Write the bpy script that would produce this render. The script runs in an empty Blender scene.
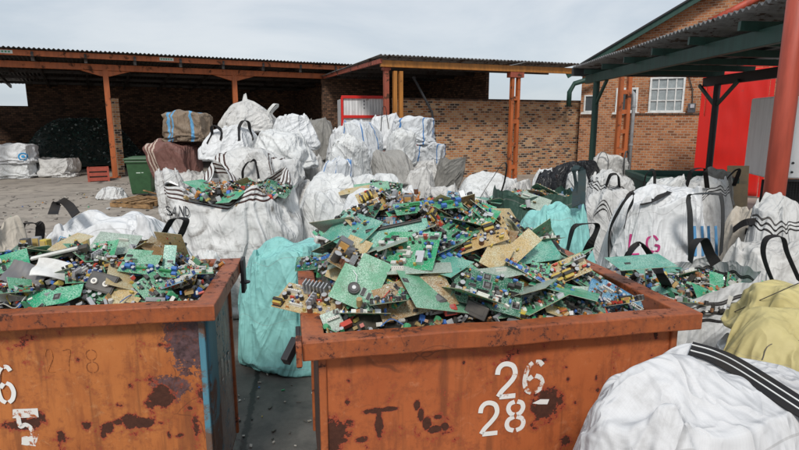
import bpy, bmesh, math, random
import numpy as np
from mathutils import Vector, Matrix, Euler, noise as mn
from mathutils.bvhtree import BVHTree
sc = bpy.context.scene
COL = sc.collection
R = math.radians
random.seed(11); RNG = np.random.default_rng(11)

# ------------------------------------------------------------------ camera model (used to measure positions)
HC, FPX, PITCH = 2.0, 555.0, R(10.71)
CP, SP = math.cos(PITCH), math.sin(PITCH)
def ray(u, v):
    a = (u-399.5)/FPX; b = (225-v)/FPX
    return Vector((a, CP+b*SP, -SP+b*CP))
CAM = Vector((0, 0, HC))
def at(u, v, Y):
    d = ray(u, v); return CAM + d*(Y/d.y)
def atz(u, v, z):
    d = ray(u, v); return CAM + d*((z-HC)/d.z)

# ------------------------------------------------------------------ object helpers
def tag(o, label=None, cat=None, group=None, kind=None):
    if label: o['label'] = label
    if cat: o['category'] = cat
    if group: o['group'] = group
    if kind: o['kind'] = kind
    return o
def thing(name, label, cat, loc=(0, 0, 0), rz=0, group=None):
    o = bpy.data.objects.new(name, None); COL.objects.link(o)
    o.location = loc; o.rotation_euler = (0, 0, rz); o.empty_display_size = .2
    return tag(o, label, cat, group)
def link(name, me, parent=None, M=None):
    o = bpy.data.objects.new(name, me); COL.objects.link(o)
    if parent: o.parent = parent
    if M is not None: o.matrix_local = M
    return o
def kids(o): return [c for c in COL.objects if c.parent == o]
class MB:
    """collects faces with a colour and a material slot, builds ONE mesh object"""
    def __init__(s): s.v = []; s.f = []; s.c = []; s.m = []; s.uv = []
    def add(s, vs, fs, col=(.5, .5, .5), mi=0, M=None, uvs=None):
        b = len(s.v)
        for p in vs:
            p = Vector(p)
            s.v.append(tuple(M @ p) if M is not None else tuple(p))
        for k, f in enumerate(fs):
            s.f.append(tuple(i+b for i in f)); s.c.append(col); s.m.append(mi)
            s.uv.append(uvs[k] if uvs else None)
        return s
    def box(s, c, d, col=(.5, .5, .5), mi=0, M=None, rz=0):
        x, y, z = d[0]/2, d[1]/2, d[2]/2
        vs = [Vector((i*x, j*y, k*z)) for i in (-1, 1) for j in (-1, 1) for k in (-1, 1)]
        if rz:
            ro = Matrix.Rotation(rz, 4, 'Z'); vs = [ro @ q for q in vs]
        vs = [q+Vector(c) for q in vs]
        return s.add(vs, [(0, 1, 3, 2), (4, 6, 7, 5), (0, 4, 5, 1), (2, 3, 7, 6), (0, 2, 6, 4), (1, 5, 7, 3)], col, mi, M)
    def beam(s, a, b, w, h, col=(.5, .5, .5), mi=0, up=(0, 0, 1)):
        a, b = Vector(a), Vector(b); d = b-a; L = d.length; d.normalize(); up = Vector(up)
        if abs(d.dot(up)) > .98: up = Vector((1, 0, 0))
        x = d.cross(up).normalized(); y = x.cross(d).normalized()
        vs = [a+d*(L*k)+x*(i*w/2)+y*(j*h/2) for i in (-1, 1) for j in (-1, 1) for k in (0, 1)]
        return s.add(vs, [(0, 1, 3, 2), (4, 6, 7, 5), (0, 4, 5, 1), (2, 3, 7, 6), (0, 2, 6, 4), (1, 5, 7, 3)], col, mi)
    def cyl(s, c, r, h, n=12, col=(.5, .5, .5), mi=0, M=None, r2=None, top=None):
        r2 = r if r2 is None else r2; c = Vector(c)
        vs = [c+Vector((r*math.cos(2*math.pi*i/n), r*math.sin(2*math.pi*i/n), 0)) for i in range(n)]
        vs += [c+Vector((r2*math.cos(2*math.pi*i/n), r2*math.sin(2*math.pi*i/n), h)) for i in range(n)]
        s.add(vs, [(i, (i+1) % n, n+(i+1) % n, n+i) for i in range(n)]+[tuple(range(n-1, -1, -1))], col, mi, M)
        s.add(vs[n:], [tuple(range(n))], top or col, mi, M)
        return s
    def tube(s, pts, r, n=6, col=(.5, .5, .5), mi=0, r2=None):
        pts = [Vector(p) for p in pts]; vs = []; m = len(pts); ref = Vector((0, 0, 1))
        for k, p in enumerate(pts):
            d = (pts[min(k+1, m-1)]-pts[max(k-1, 0)]).normalized()
            if abs(d.dot(ref)) > .95: ref = Vector((1, 0, 0))
            x = d.cross(ref).normalized(); y = x.cross(d); rr = r if r2 is None else r+(r2-r)*k/(m-1)
            vs += [p+(x*math.cos(2*math.pi*i/n)+y*math.sin(2*math.pi*i/n))*rr for i in range(n)]
        fs = [(k*n+i, k*n+(i+1) % n, (k+1)*n+(i+1) % n, (k+1)*n+i) for k in range(m-1) for i in range(n)]
        fs += [tuple(range(n-1, -1, -1)), tuple((m-1)*n+i for i in range(n))]
        return s.add(vs, fs, col, mi)
    def build(s, name, mats, parent=None, smooth=False, M=None, bevel=0):
        me = bpy.data.meshes.new(name); me.from_pydata(s.v, [], s.f)
        for m in (mats if isinstance(mats, (list, tuple)) else [mats]): me.materials.append(m)
        n = len(s.f)
        me.polygons.foreach_set('material_index', np.array(s.m, dtype=np.int32))
        if smooth: me.polygons.foreach_set('use_smooth', np.ones(n, dtype=bool))
        a = me.attributes.new('col', 'FLOAT_COLOR', 'FACE')
        cc = np.ones((n, 4), dtype=np.float32)
        if n: cc[:, :3] = np.array([c[:3] for c in s.c]); a.data.foreach_set('color', cc.ravel())
        if any(x is not None for x in s.uv):
            ul = me.uv_layers.new(name='UVMap'); k = 0
            for fi, f in enumerate(s.f):
                for j in range(len(f)):
                    ul.data[k].uv = s.uv[fi][j] if s.uv[fi] else (0, 0); k += 1
        me.update()
        o = link(name, me, parent, M)
        if bevel:
            b = o.modifiers.new('bevel', 'BEVEL'); b.width = bevel; b.segments = 2; b.limit_method = 'ANGLE'
        return o
def smooth_path(pts, n=8):
    pts = [Vector(p) for p in pts]; out = []
    P = [pts[0]*2-pts[1]]+pts+[pts[-1]*2-pts[-2]]
    for i in range(1, len(P)-2):
        for k in range(n):
            t = k/n; a, b, c, d = P[i-1:i+3]
            out.append(.5*((2*b)+(c-a)*t+(2*a-5*b+4*c-d)*t*t+(3*b-a-3*c+d)*t**3))
    out.append(pts[-1]); return out
def ribbon(mb, pts, w, th=.006, col=(.02, .02, .022), mi=0, side=None, n=8, off=0.0, sides=None):
    """flat webbing of width w along pts; side = direction of its width (or towards which it is turned)"""
    pp = smooth_path(pts, n); m = len(pp); vs = []
    for k, p in enumerate(pp):
        d = (pp[min(k+1, m-1)]-pp[max(k-1, 0)]).normalized()
        if sides is not None:
            q = sides[0].lerp(sides[1], k/(m-1))
        else: q = Vector(side) if side is not None else Vector((0, 1, 0))
        x = (q-d*q.dot(d))
        x = x.normalized() if x.length > 1e-4 else d.orthogonal().normalized()
        nn = d.cross(x)
        for (a, b) in ((-1, -1), (1, -1), (1, 1), (-1, 1)):
            vs.append(p+x*(a*w/2)+nn*(b*th/2+off))
    fs = [(4*k+i, 4*k+(i+1) % 4, 4*k+4+(i+1) % 4, 4*k+4+i) for k in range(m-1) for i in range(4)]
    fs += [(3, 2, 1, 0), tuple(4*(m-1)+i for i in range(4))]
    mb.add(vs, fs, col, mi)

# ------------------------------------------------------------------ node helpers
def newmat(name):
    m = bpy.data.materials.new(name); m.use_nodes = True
    nt = m.node_tree; nt.nodes.clear()
    out = nt.nodes.new('ShaderNodeOutputMaterial'); p = nt.nodes.new('ShaderNodeBsdfPrincipled')
    nt.links.new(p.outputs[0], out.inputs[0]); return m, nt, p
def setin(nt, inp, v):
    if isinstance(v, bpy.types.NodeSocket): nt.links.new(v, inp)
    elif isinstance(v, (tuple, list)) and len(v) == 3 and inp.type == 'RGBA': inp.default_value = (*v, 1)
    else: inp.default_value = v
def nd(nt, typ, ins={}, **props):
    n = nt.nodes.new(typ)
    for k, v in props.items(): setattr(n, k, v)
    for k, v in ins.items(): setin(nt, n.inputs[k], v)
    return n
def mt(nt, op, a, b=0.0, c=0.0, clamp=False):
    n = nd(nt, 'ShaderNodeMath', {0: a, 1: b, 2: c}, operation=op); n.use_clamp = clamp; return n.outputs[0]
def vm(nt, op, a, b=(0, 0, 0)):
    n = nd(nt, 'ShaderNodeVectorMath', {0: a, 1: b}, operation=op)
    return n.outputs['Value' if op in ('LENGTH', 'DISTANCE', 'DOT_PRODUCT') else 'Vector']
def mx(nt, f, a, b, blend='MIX'):
    n = nt.nodes.new('ShaderNodeMix'); n.data_type = 'RGBA'; n.blend_type = blend
    setin(nt, n.inputs[0], f); setin(nt, n.inputs[6], a); setin(nt, n.inputs[7], b); return n.outputs[2]
def rp(nt, f, stops, interp='LINEAR'):
    n = nd(nt, 'ShaderNodeValToRGB', {0: f}); cr = n.color_ramp; cr.interpolation = interp
    while len(cr.elements) < len(stops): cr.elements.new(.5)
    for e, (p, c) in zip(cr.elements, stops):
        e.position = p; e.color = (c, c, c, 1) if not isinstance(c, (tuple, list)) else (*c, 1)
    return n.outputs[0]
def nz(nt, vec, scale, detail=4, rough=.55, dist=0.0):
    return nd(nt, 'ShaderNodeTexNoise', {'Vector': vec, 'Scale': scale, 'Detail': detail, 'Roughness': rough, 'Distortion': dist}).outputs[0]
def sm(nt, x, lo, hi):
    n = nd(nt, 'ShaderNodeMapRange', {0: x, 1: lo, 2: hi}, interpolation_type='SMOOTHSTEP'); return n.outputs[0]
def objc(nt): return nt.nodes.new('ShaderNodeTexCoord').outputs['Object']
def attr(nt, name):
    return nd(nt, 'ShaderNodeAttribute', attribute_name=name)
def scl(nt, vec, s): return vm(nt, 'MULTIPLY', vec, s)
def bump(nt, p, h, strength=.4, dist=.02, chain=None):
    n = nd(nt, 'ShaderNodeBump', {'Strength': strength, 'Distance': dist, 'Height': h})
    if chain is not None: nt.links.new(chain, n.inputs['Normal'])
    nt.links.new(n.outputs[0], p.inputs['Normal']); return n.outputs[0]

# ------------------------------------------------------------------ materials
def m_attr(name, rough=.5, metal=0., grime=.35, spec=.5, dust=(.06, .045, .03)):
    m, nt, p = newmat(name); c = attr(nt, 'col').outputs['Color']; o = objc(nt)
    g = sm(nt, nz(nt, o, 9, 5, .65), .35, .7)
    setin(nt, p.inputs['Base Color'], mx(nt, mt(nt, 'MULTIPLY', g, grime), c, dust))
    p.inputs['Roughness'].default_value = rough; p.inputs['Metallic'].default_value = metal
    p.inputs['Specular IOR Level'].default_value = spec
    return m
PLAST = m_attr('plastic', .5, grime=.42, dust=(.15, .125, .095))
METAL = m_attr('bare_metal', .42, .55, .3)
STRAP = m_attr('webbing', .85, 0, .3, .2)
PRINT = m_attr('printed_ink', .8, 0, .15, .1)

def m_painted_steel(name, base, rust=(.07, .025, .012), amount=.42, streak=.7, rough=.55):
    m, nt, p = newmat(name); o = objc(nt)
    n1 = nz(nt, o, 3.2, 8, .68, .3); n2 = nz(nt, scl(nt, o, (6, 6, .8)), 1.5, 5, .6)
    mask = sm(nt, n1, 1-amount-.03, 1-amount+.05)
    b = mx(nt, mt(nt, 'MULTIPLY', sm(nt, n2, .35, .75), streak), base, tuple(x*.45 for x in base))
    b = mx(nt, mt(nt, 'MULTIPLY', sm(nt, nz(nt, o, 1.1, 5, .6), .45, .75), .35), b, tuple(x*.6+.02 for x in base))
    c = mx(nt, mask, b, rust)
    setin(nt, p.inputs['Base Color'], c); setin(nt, p.inputs['Roughness'], mt(nt, 'MULTIPLY_ADD', mask, .35, rough))
    bump(nt, p, mt(nt, 'ADD', mt(nt, 'MULTIPLY', mask, -.5), mt(nt, 'MULTIPLY', n1, .3)), .3, .01)
    return m
ORANGE_STEEL = m_painted_steel('orange_painted_steel', (.45, .115, .03))
RUSTRED_STEEL = m_painted_steel('red_oxide_steel', (.33, .075, .04))
YELLOW_STEEL = m_painted_steel('yellow_painted_steel', (.46, .18, .03), amount=.38)
GREEN_STEEL = m_painted_steel('dark_green_steel', (.015, .06, .045), amount=.33)
REDPOLE = m_painted_steel('red_pole_paint', (.48, .08, .045), amount=.3)
BLACK_STEEL = m_painted_steel('black_steel', (.018, .018, .02), amount=.3)
RED_SHEET = m_painted_steel('red_sheet_paint', (.62, .016, .01), rust=(.3, .02, .012), amount=.33, streak=.15, rough=.35)
WHITE_SHEET = m_painted_steel('white_sheet_paint', (.76, .77, .78), rust=(.3, .27, .24), amount=.36, rough=.4)
CAB_SHEET = m_painted_steel('white_cabinet_paint', (.9, .9, .9), rust=(.4, .36, .32), amount=.33, streak=.25, rough=.4)
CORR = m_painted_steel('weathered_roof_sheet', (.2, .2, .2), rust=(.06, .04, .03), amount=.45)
CORR_DARK = m_painted_steel('shade_toned_roof_sheet', (.045, .038, .035), rust=(.03, .02, .015), amount=.45)  # dark sheet, deepened so its colour carries the shade inside the sheds

def m_bin(name, base, blobs, primer=(.42, .07, .035), amount=.335, plates=(), pw=.05):
    """worn orange paint; blobs = (x, z, rx, rz, weight) rust patches in the panel's own metres"""
    m, nt, p = newmat(name); o = objc(nt)
    xz = nd(nt, 'ShaderNodeSeparateXYZ', {0: o}); X, Z = xz.outputs[0], xz.outputs[2]
    n1 = nz(nt, o, 7, 9, .7, .4); n2 = nz(nt, o, 2.2, 5, .6); n3 = nz(nt, scl(nt, o, (9, 9, 1.6)), 2.2, 6, .65); n4 = nz(nt, o, 60, 3, .6)
    acc = mt(nt, 'MULTIPLY', n1, 1.0)
    def field(bl, noisev, gain):
        tot = None
        for (bx, bz, rx, rz, w) in bl:
            dx = mt(nt, 'DIVIDE', mt(nt, 'SUBTRACT', X, bx), rx); dz = mt(nt, 'DIVIDE', mt(nt, 'SUBTRACT', Z, bz), rz)
            d = mt(nt, 'SQRT', mt(nt, 'ADD', mt(nt, 'MULTIPLY', dx, dx), mt(nt, 'MULTIPLY', dz, dz)))
            k = mt(nt, 'MULTIPLY', mt(nt, 'SUBTRACT', 1.0, d, clamp=True), w)
            tot = k if tot is None else mt(nt, 'MAXIMUM', tot, k)
        return tot
    f = field(blobs, n1, 1)
    nb = mt(nt, 'ADD', mt(nt, 'SUBTRACT', n1, .5), mt(nt, 'MULTIPLY', mt(nt, 'SUBTRACT', nz(nt, o, 34, 7, .75), .5), .85))
    fld = mt(nt, 'ADD', nb, f) if f is not None else nb
    rmask = sm(nt, fld, 1-amount-.52, 1-amount-.5+.06)
    pm = sm(nt, mt(nt, 'ADD', fld, pw), 1-amount-.5, 1-amount-.46)
    b = mx(nt, sm(nt, n2, .3, .7), base, (base[0]*.8, base[1]*.7, base[2]*.7))
    b = mx(nt, mt(nt, 'MULTIPLY', sm(nt, n3, .45, .75), .6), b, (.2, .055, .025))
    b = mx(nt, mt(nt, 'MULTIPLY', sm(nt, nz(nt, o, 16, 8, .75, 1.5), .56, .68), .5), b, (base[0]*1.15, base[1]*1.6, base[2]*2.4))
    b = mx(nt, mt(nt, 'MULTIPLY', sm(nt, nz(nt, scl(nt, o, (14, 14, .9)), 1.5, 4, .6), .5, .72), .55), b, (.14, .05, .025))
    for (px, pz, rx, rz, colr) in plates:
        pf = field([(px, pz, rx, rz, 1.0)], None, 1)
        pk = sm(nt, mt(nt, 'ADD', mt(nt, 'MULTIPLY', nb, 1.5), pf), .38, .44)
        b = mx(nt, pk, b, mx(nt, sm(nt, nz(nt, o, 35, 6, .7), .35, .7), colr, tuple(q*.35 for q in colr)))
    b = mx(nt, mt(nt, 'MULTIPLY', sm(nt, fld, 1-amount-.72, 1-amount-.5), .55), b, (.2, .06, .028))
    c = mx(nt, pm, b, primer); c = mx(nt, rmask, c, mx(nt, n4, (.035, .012, .008), (.1, .035, .02)))
    # fine dark scratches
    vs = nd(nt, 'ShaderNodeTexVoronoi', {'Vector': mx(nt, .25, o, nd(nt, 'ShaderNodeTexNoise', {'Vector': o, 'Scale': 3.0}).outputs[1]), 'Scale': 4.0}, feature='DISTANCE_TO_EDGE')
    scr = mt(nt, 'MULTIPLY', mt(nt, 'SUBTRACT', 1.0, sm(nt, vs.outputs[0], .003, .012)), sm(nt, n2, .5, .62))
    c = mx(nt, mt(nt, 'MULTIPLY', scr, .6), c, (.12, .04, .02))
    setin(nt, p.inputs['Base Color'], c)
    setin(nt, p.inputs['Roughness'], mt(nt, 'MULTIPLY_ADD', rmask, .4, .45))
    p.inputs['Specular IOR Level'].default_value = .35
    bump(nt, p, mt(nt, 'ADD', mt(nt, 'MULTIPLY', rmask, -.6), mt(nt, 'ADD', mt(nt, 'MULTIPLY', n1, .35), mt(nt, 'MULTIPLY', n4, mt(nt, 'MULTIPLY', rmask, .5)))), .5, .008)
    return m

def m_brick(name, stops, mortar=(.24, .2, .16), scale=1.0, soot=.4, bw=.185, bh=.08):
    m, nt, p = newmat(name)
    uv = nd(nt, 'ShaderNodeUVMap', uv_map='UVMap').outputs[0]
    wob = nd(nt, 'ShaderNodeTexNoise', {'Vector': uv, 'Scale': 6.0, 'Detail': 3.0}).outputs[1]
    uvw = vm(nt, 'ADD', uv, scl(nt, vm(nt, 'SUBTRACT', wob, (.5, .5, .5)), (.012, .012, 0)))
    b = nd(nt, 'ShaderNodeTexBrick', {'Vector': uvw, 'Color1': (0, 0, 0), 'Color2': (1, 1, 1), 'Mortar': (.5, .5, .5), 'Scale': 1.0,
                                    'Mortar Size': .011, 'Mortar Smooth': .2, 'Brick Width': bw, 'Row Height': bh})
    c = rp(nt, b.outputs[0], stops)
    c = mx(nt, mt(nt, 'MULTIPLY', sm(nt, nz(nt, uv, 26, 5, .7), .4, .7), .45), c, (.05, .035, .025))
    c = mx(nt, b.outputs[1], c, mortar)
    big = nz(nt, scl(nt, uv, (1, .6, 1)), .9, 6, .65)
    c = mx(nt, mt(nt, 'MULTIPLY', sm(nt, big, .45, .75), soot), c, (.045, .035, .03))
    setin(nt, p.inputs['Base Color'], c); p.inputs['Roughness'].default_value = .9; p.inputs['Specular IOR Level'].default_value = .2
    bump(nt, p, mt(nt, 'SUBTRACT', mt(nt, 'MULTIPLY', nz(nt, uv, 40, 4, .7), .5), b.outputs[1]), .6, .012)
    return m
BRICK_MIX = m_brick('mottled_stock_brick', [(0, (.05, .035, .03)), (.2, (.13, .07, .045)), (.3, (.32, .13, .055)), (.45, (.47, .19, .075)), (.6, (.42, .2, .09)), (.8, (.53, .28, .13)), (1, (.56, .37, .21))], mortar=(.38, .31, .24), soot=.3)
BRICK_DARK = m_brick('shade_toned_brick', [(0, (.05, .03, .02)), (.5, (.15, .078, .05)), (1, (.23, .125, .075))], mortar=(.04, .032, .026))  # brick darkened to put the shed interior's shade into its colour
BRICK_HOUSE = m_brick('orange_face_brick', [(0, (.22, .085, .04)), (.4, (.42, .16, .07)), (1, (.54, .24, .11))], mortar=(.4, .3, .22), soot=.3)

def m_concrete():
    m, nt, p = newmat('yard_concrete'); g = nd(nt, 'ShaderNodeNewGeometry').outputs['Position']
    n1 = nz(nt, g, .35, 8, .65); n2 = nz(nt, g, 2.3, 8, .7, .6); n3 = nz(nt, g, 30, 4, .6)
    c = mx(nt, sm(nt, n1, .3, .7), (.36, .31, .255), (.25, .215, .18))
    c = mx(nt, mt(nt, 'MULTIPLY', sm(nt, n2, .47, .68), .7), c, (.10, .085, .07))
    n5 = nz(nt, scl(nt, g, (.25, 2.2, 1)), 1.1, 6, .6, .3)
    c = mx(nt, mt(nt, 'MULTIPLY', sm(nt, n5, .52, .7), .4), c, (.13, .11, .095))
    c = mx(nt, mt(nt, 'MULTIPLY', sm(nt, nz(nt, g, 11, 5, .7), .6, .72), .5), c, (.07, .06, .05))
    c = mx(nt, mt(nt, 'MULTIPLY', n3, .25), c, (.34, .31, .28))
    # slab joints and cracks
    v = nd(nt, 'ShaderNodeTexVoronoi', {'Vector': vm(nt, 'ADD', g, scl(nt, nd(nt, 'ShaderNodeTexNoise', {'Vector': g, 'Scale': 1.5, 'Detail': 5.0}).outputs[1], (.9, .9, 0))), 'Scale': .33}, feature='DISTANCE_TO_EDGE')
    crack = mt(nt, 'SUBTRACT', 1.0, sm(nt, v.outputs[0], .002, .01))
    c = mx(nt, mt(nt, 'MULTIPLY', crack, .8), c, (.04, .035, .03))
    # damp, oily ground round the bins
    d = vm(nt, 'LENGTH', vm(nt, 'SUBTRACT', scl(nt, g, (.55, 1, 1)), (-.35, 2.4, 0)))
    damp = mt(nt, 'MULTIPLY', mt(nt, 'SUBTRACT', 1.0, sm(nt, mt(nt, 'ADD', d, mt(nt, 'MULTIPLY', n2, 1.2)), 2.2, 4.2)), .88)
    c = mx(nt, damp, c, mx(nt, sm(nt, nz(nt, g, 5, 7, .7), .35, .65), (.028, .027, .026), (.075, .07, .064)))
    ja, jb = atz(258, 370, 0), atz(243, 450, 0); dj = (jb-ja).normalized(); nj = Vector((-dj.y, dj.x, 0))
    jd = mt(nt, 'ABSOLUTE', mt(nt, 'ADD', mt(nt, 'SUBTRACT', vm(nt, 'DOT_PRODUCT', g, tuple(nj)), ja.dot(nj)), mt(nt, 'MULTIPLY', mt(nt, 'SUBTRACT', nz(nt, g, 9, 5, .7), .5), .09)))
    c = mx(nt, mt(nt, 'MULTIPLY', mt(nt, 'SUBTRACT', 1.0, sm(nt, jd, .012, .03)), .9), c, (.008, .008, .007))
    setin(nt, p.inputs['Base Color'], c); setin(nt, p.inputs['Roughness'], mt(nt, 'MULTIPLY_ADD', damp, -.3, .88))
    bump(nt, p, mt(nt, 'SUBTRACT', mt(nt, 'ADD', mt(nt, 'MULTIPLY', n3, .3), n2), crack), .35, .02); return m
CONCRETE = m_concrete()

def m_bag(name, base, stripes=(), dirt=.35, crumple=1.0, seams=True, weave=0., dirtcol=(.1, .085, .07), rough=.6):
    """woven sack cloth; stripes = (axis, lo, hi, colour) in the sack's unfolded coordinates"""
    m, nt, p = newmat(name); r = attr(nt, 'rest').outputs['Vector']; o = objc(nt)
    s = nd(nt, 'ShaderNodeSeparateXYZ', {0: r}).outputs
    rnd = nd(nt, 'ShaderNodeObjectInfo').outputs['Random']
    ov = vm(nt, 'ADD', o, nd(nt, 'ShaderNodeCombineXYZ', {0: mt(nt, 'MULTIPLY', rnd, 37.0), 1: mt(nt, 'MULTIPLY', rnd, 11.0)}).outputs[0])
    c = mx(nt, sm(nt, nz(nt, ov, 1.6, 5, .6), .3, .7), base, tuple(x*.86 for x in base))
    for (ax, lo, hi, col) in stripes:
        k = mt(nt, 'MULTIPLY', mt(nt, 'GREATER_THAN', s[ax], lo), mt(nt, 'LESS_THAN', s[ax], hi))
        c = mx(nt, k, c, col)
    dn = nz(nt, ov, 3.1, 9, .72, .5); dn2 = nz(nt, scl(nt, ov, (2.5, 2.5, 9)), 1.3, 6, .6)
    dm = mt(nt, 'MULTIPLY', mt(nt, 'ADD', sm(nt, dn, .5, .74), mt(nt, 'MULTIPLY', sm(nt, dn2, .52, .72), .5)), dirt, clamp=True)
    low = mt(nt, 'MULTIPLY', mt(nt, 'SUBTRACT', 1.0, sm(nt, s[2], .0, .4)), dirt*.7)
    dm = mt(nt, 'MAXIMUM', dm, mt(nt, 'MULTIPLY', low, dn2))
    c = mx(nt, dm, c, dirtcol)
    if seams:
        w = mt(nt, 'ABSOLUTE', mt(nt, 'SUBTRACT', mt(nt, 'FRACT', mt(nt, 'MULTIPLY', s[2], 2.6)), .5))
        c = mx(nt, mt(nt, 'MULTIPLY', mt(nt, 'LESS_THAN', w, .006), .35), c, (.25, .24, .23))
    if weave:
        wx = mt(nt, 'ABSOLUTE', mt(nt, 'SUBTRACT', mt(nt, 'FRACT', mt(nt, 'MULTIPLY', s[0], weave)), .5)); wz = mt(nt, 'ABSOLUTE', mt(nt, 'SUBTRACT', mt(nt, 'FRACT', mt(nt, 'MULTIPLY', s[1], weave)), .5))
        c = mx(nt, mt(nt, 'MULTIPLY', mt(nt, 'MAXIMUM', sm(nt, wx, .36, .5), sm(nt, wz, .36, .5)), .10), c, (.3, .3, .3))
    setin(nt, p.inputs['Base Color'], c); p.inputs['Roughness'].default_value = rough
    p.inputs['Specular IOR Level'].default_value = .3
    wv = vm(nt, 'ADD', ov, scl(nt, nd(nt, 'ShaderNodeTexNoise', {'Vector': ov, 'Scale': 2.6, 'Detail': 3.0}).outputs[1], (.35, .35, .35)))
    v1 = nd(nt, 'ShaderNodeTexVoronoi', {'Vector': wv, 'Scale': 4.5}, feature='F1').outputs[0]
    v2 = nd(nt, 'ShaderNodeTexVoronoi', {'Vector': wv, 'Scale': 12.0}, feature='F1').outputs[0]
    def ridge(vec, sc_, detail, power):
        q = mt(nt, 'SUBTRACT', 1.0, mt(nt, 'ABSOLUTE', mt(nt, 'MULTIPLY_ADD', nz(nt, vec, sc_, detail, .5, .5), 2.0, -1.0)))
        return mt(nt, 'POWER', q, power)
    ro = nd(nt, 'ShaderNodeVectorRotate', {'Vector': ov, 'Axis': (.3, 1, .2), 'Angle': mt(nt, 'MULTIPLY_ADD', rnd, 2.2, .4)}).outputs[0]
    g1 = ridge(scl(nt, ov, (3.2, 3.2, .9)), 1.25, 3, 5.0); g2 = ridge(scl(nt, ro, (.8, 3.4, 3.4)), 1.3, 3, 5.0); g3 = ridge(ov, 7.0, 3, 3.0)
    gg = mt(nt, 'ADD', mt(nt, 'MULTIPLY', g1, .55), mt(nt, 'ADD', mt(nt, 'MULTIPLY', g2, .6), mt(nt, 'MULTIPLY', g3, .10)))
    h = mt(nt, 'ADD', mt(nt, 'MULTIPLY', v1, .10), mt(nt, 'ADD', mt(nt, 'MULTIPLY', v2, .03), mt(nt, 'MULTIPLY', gg, .9)))
    b1 = bump(nt, p, h, .5*crumple, .085)
    return m
WB = (.69, .70, .695); K = (.02, .018, .018)
BAG_WHITE = m_bag('white_woven_sack', WB)
BAG_CLEAN = m_bag('clean_white_sack', (.72, .73, .74), dirt=.16)
BAG_GREYW = m_bag('dusty_white_sack', (.60, .59, .57), dirt=.55)
BAG_FORE = m_bag('crisp_white_sack', (.66, .66, .67), dirt=.32, crumple=.95, weave=85.)
BR = (.06, .03, .025)
BAG_SAND = m_bag('striped_sand_sack', (.68, .68, .67), stripes=[(2, .972, .984, BR), (2, .945, .957, BR), (2, .918, .930, BR)], dirt=.95)
BAG_STRIPE = m_bag('white_sack_with_dark_stripes', (.62, .62, .61), stripes=[(2, .955, .967, K), (2, .925, .937, K), (2, .895, .907, K)], dirt=.4)
BAG_XSTRIPE = m_bag('white_sack_with_side_stripes', (.62, .62, .61), stripes=[(0, -.30, -.287, BR), (0, -.265, -.252, BR), (0, -.23, -.217, BR), (0, .27, .283, BR), (0, .31, .323, BR)], dirt=.4)
BL = (.08, .22, .48)
BAG_BLUE = m_bag('white_sack_with_blue_stripes', (.64, .66, .68), stripes=[(0, -.37, -.33, BL), (0, .33, .37, BL), (1, -.02, .02, BL)], dirt=.2)
BAG_TEAL = m_bag('turquoise_sack', (.27, .60, .57), dirt=.22, dirtcol=(.1, .2, .19))
BAG_BROWN = m_bag('brown_sack_with_blue_stripes', (.23, .17, .12), stripes=[(0, -.40, -.34, (.12, .33, .55)), (0, -.30, -.26, (.12, .33, .55)), (0, .18, .27, (.12, .33, .55))], dirt=.4)
BAG_MAROON = m_bag('maroon_sack_with_pale_stripes', (.19, .09, .075), stripes=[(0, -.42, -.38, (.5, .4, .33)), (0, -.34, -.30, (.5, .4, .33)), (0, -.26, -.22, (.5, .4, .33))], dirt=.35)
BAG_GREY = m_bag('grey_sack', (.24, .23, .21), dirt=.5)
BAG_ASH = m_bag('ash_grey_sack', (.33, .32, .30), dirt=.4)
BAG_BEIGE = m_bag('beige_sack', (.5, .45, .38), dirt=.5)
BAG_DARK = m_bag('black_sheeting', (.016, .017, .02), dirt=.1, rough=.35)
BAG_GREEN = m_bag('dark_green_tarp', (.035, .08, .06), dirt=.3)
BAG_YELLOW = m_bag('yellow_sack', (.56, .48, .22), dirt=.42, crumple=.5, dirtcol=(.2, .15, .05))

def m_board(name, sheen=.35):
    """circuit board: traces, pads and printed outlines over the board's own colour"""
    m, nt, p = newmat(name); c = attr(nt, 'col').outputs['Color']
    uv = nd(nt, 'ShaderNodeUVMap', uv_map='UVMap').outputs[0]
    rnd = nd(nt, 'ShaderNodeObjectInfo').outputs['Random']
    q = vm(nt, 'ADD', uv, nd(nt, 'ShaderNodeCombineXYZ', {0: mt(nt, 'MULTIPLY', rnd, 9.0), 1: mt(nt, 'MULTIPLY', rnd, 5.0)}).outputs[0])
    v = nd(nt, 'ShaderNodeTexVoronoi', {'Vector': q, 'Scale': 105.0}, feature='F2', distance='MANHATTAN')
    v1 = nd(nt, 'ShaderNodeTexVoronoi', {'Vector': q, 'Scale': 105.0}, feature='F1', distance='MANHATTAN')
    edge = mt(nt, 'SUBTRACT', v.outputs[0], v1.outputs[0])
    tr = sm(nt, edge, .10, .26)
    dots = nd(nt, 'ShaderNodeTexVoronoi', {'Vector': q, 'Scale': 170.0}, feature='F1')
    dm = mt(nt, 'MULTIPLY', mt(nt, 'LESS_THAN', dots.outputs[0], .3), mt(nt, 'GREATER_THAN', nz(nt, q, 14, 2), .45))
    lit = mx(nt, .32, c, (.55, .7, .6)); dark = mx(nt, .3, c, (.0, .02, .01))
    cc = mx(nt, tr, dark, mx(nt, sm(nt, nz(nt, q, 9, 2), .4, .6), c, lit))
    cc = mx(nt, mt(nt, 'MULTIPLY', dm, .5), cc, (.55, .6, .55))
    cc = mx(nt, mt(nt, 'MULTIPLY', sm(nt, nz(nt, q, 16, 5, .7), .52, .75), .45), cc, (.11, .09, .06))
    setin(nt, p.inputs['Base Color'], cc); p.inputs['Roughness'].default_value = sheen
    bump(nt, p, mt(nt, 'ADD', tr, mt(nt, 'MULTIPLY', dm, 1.5)), .25, .003); return m
BOARD = m_board('circuit_laminate')

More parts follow.
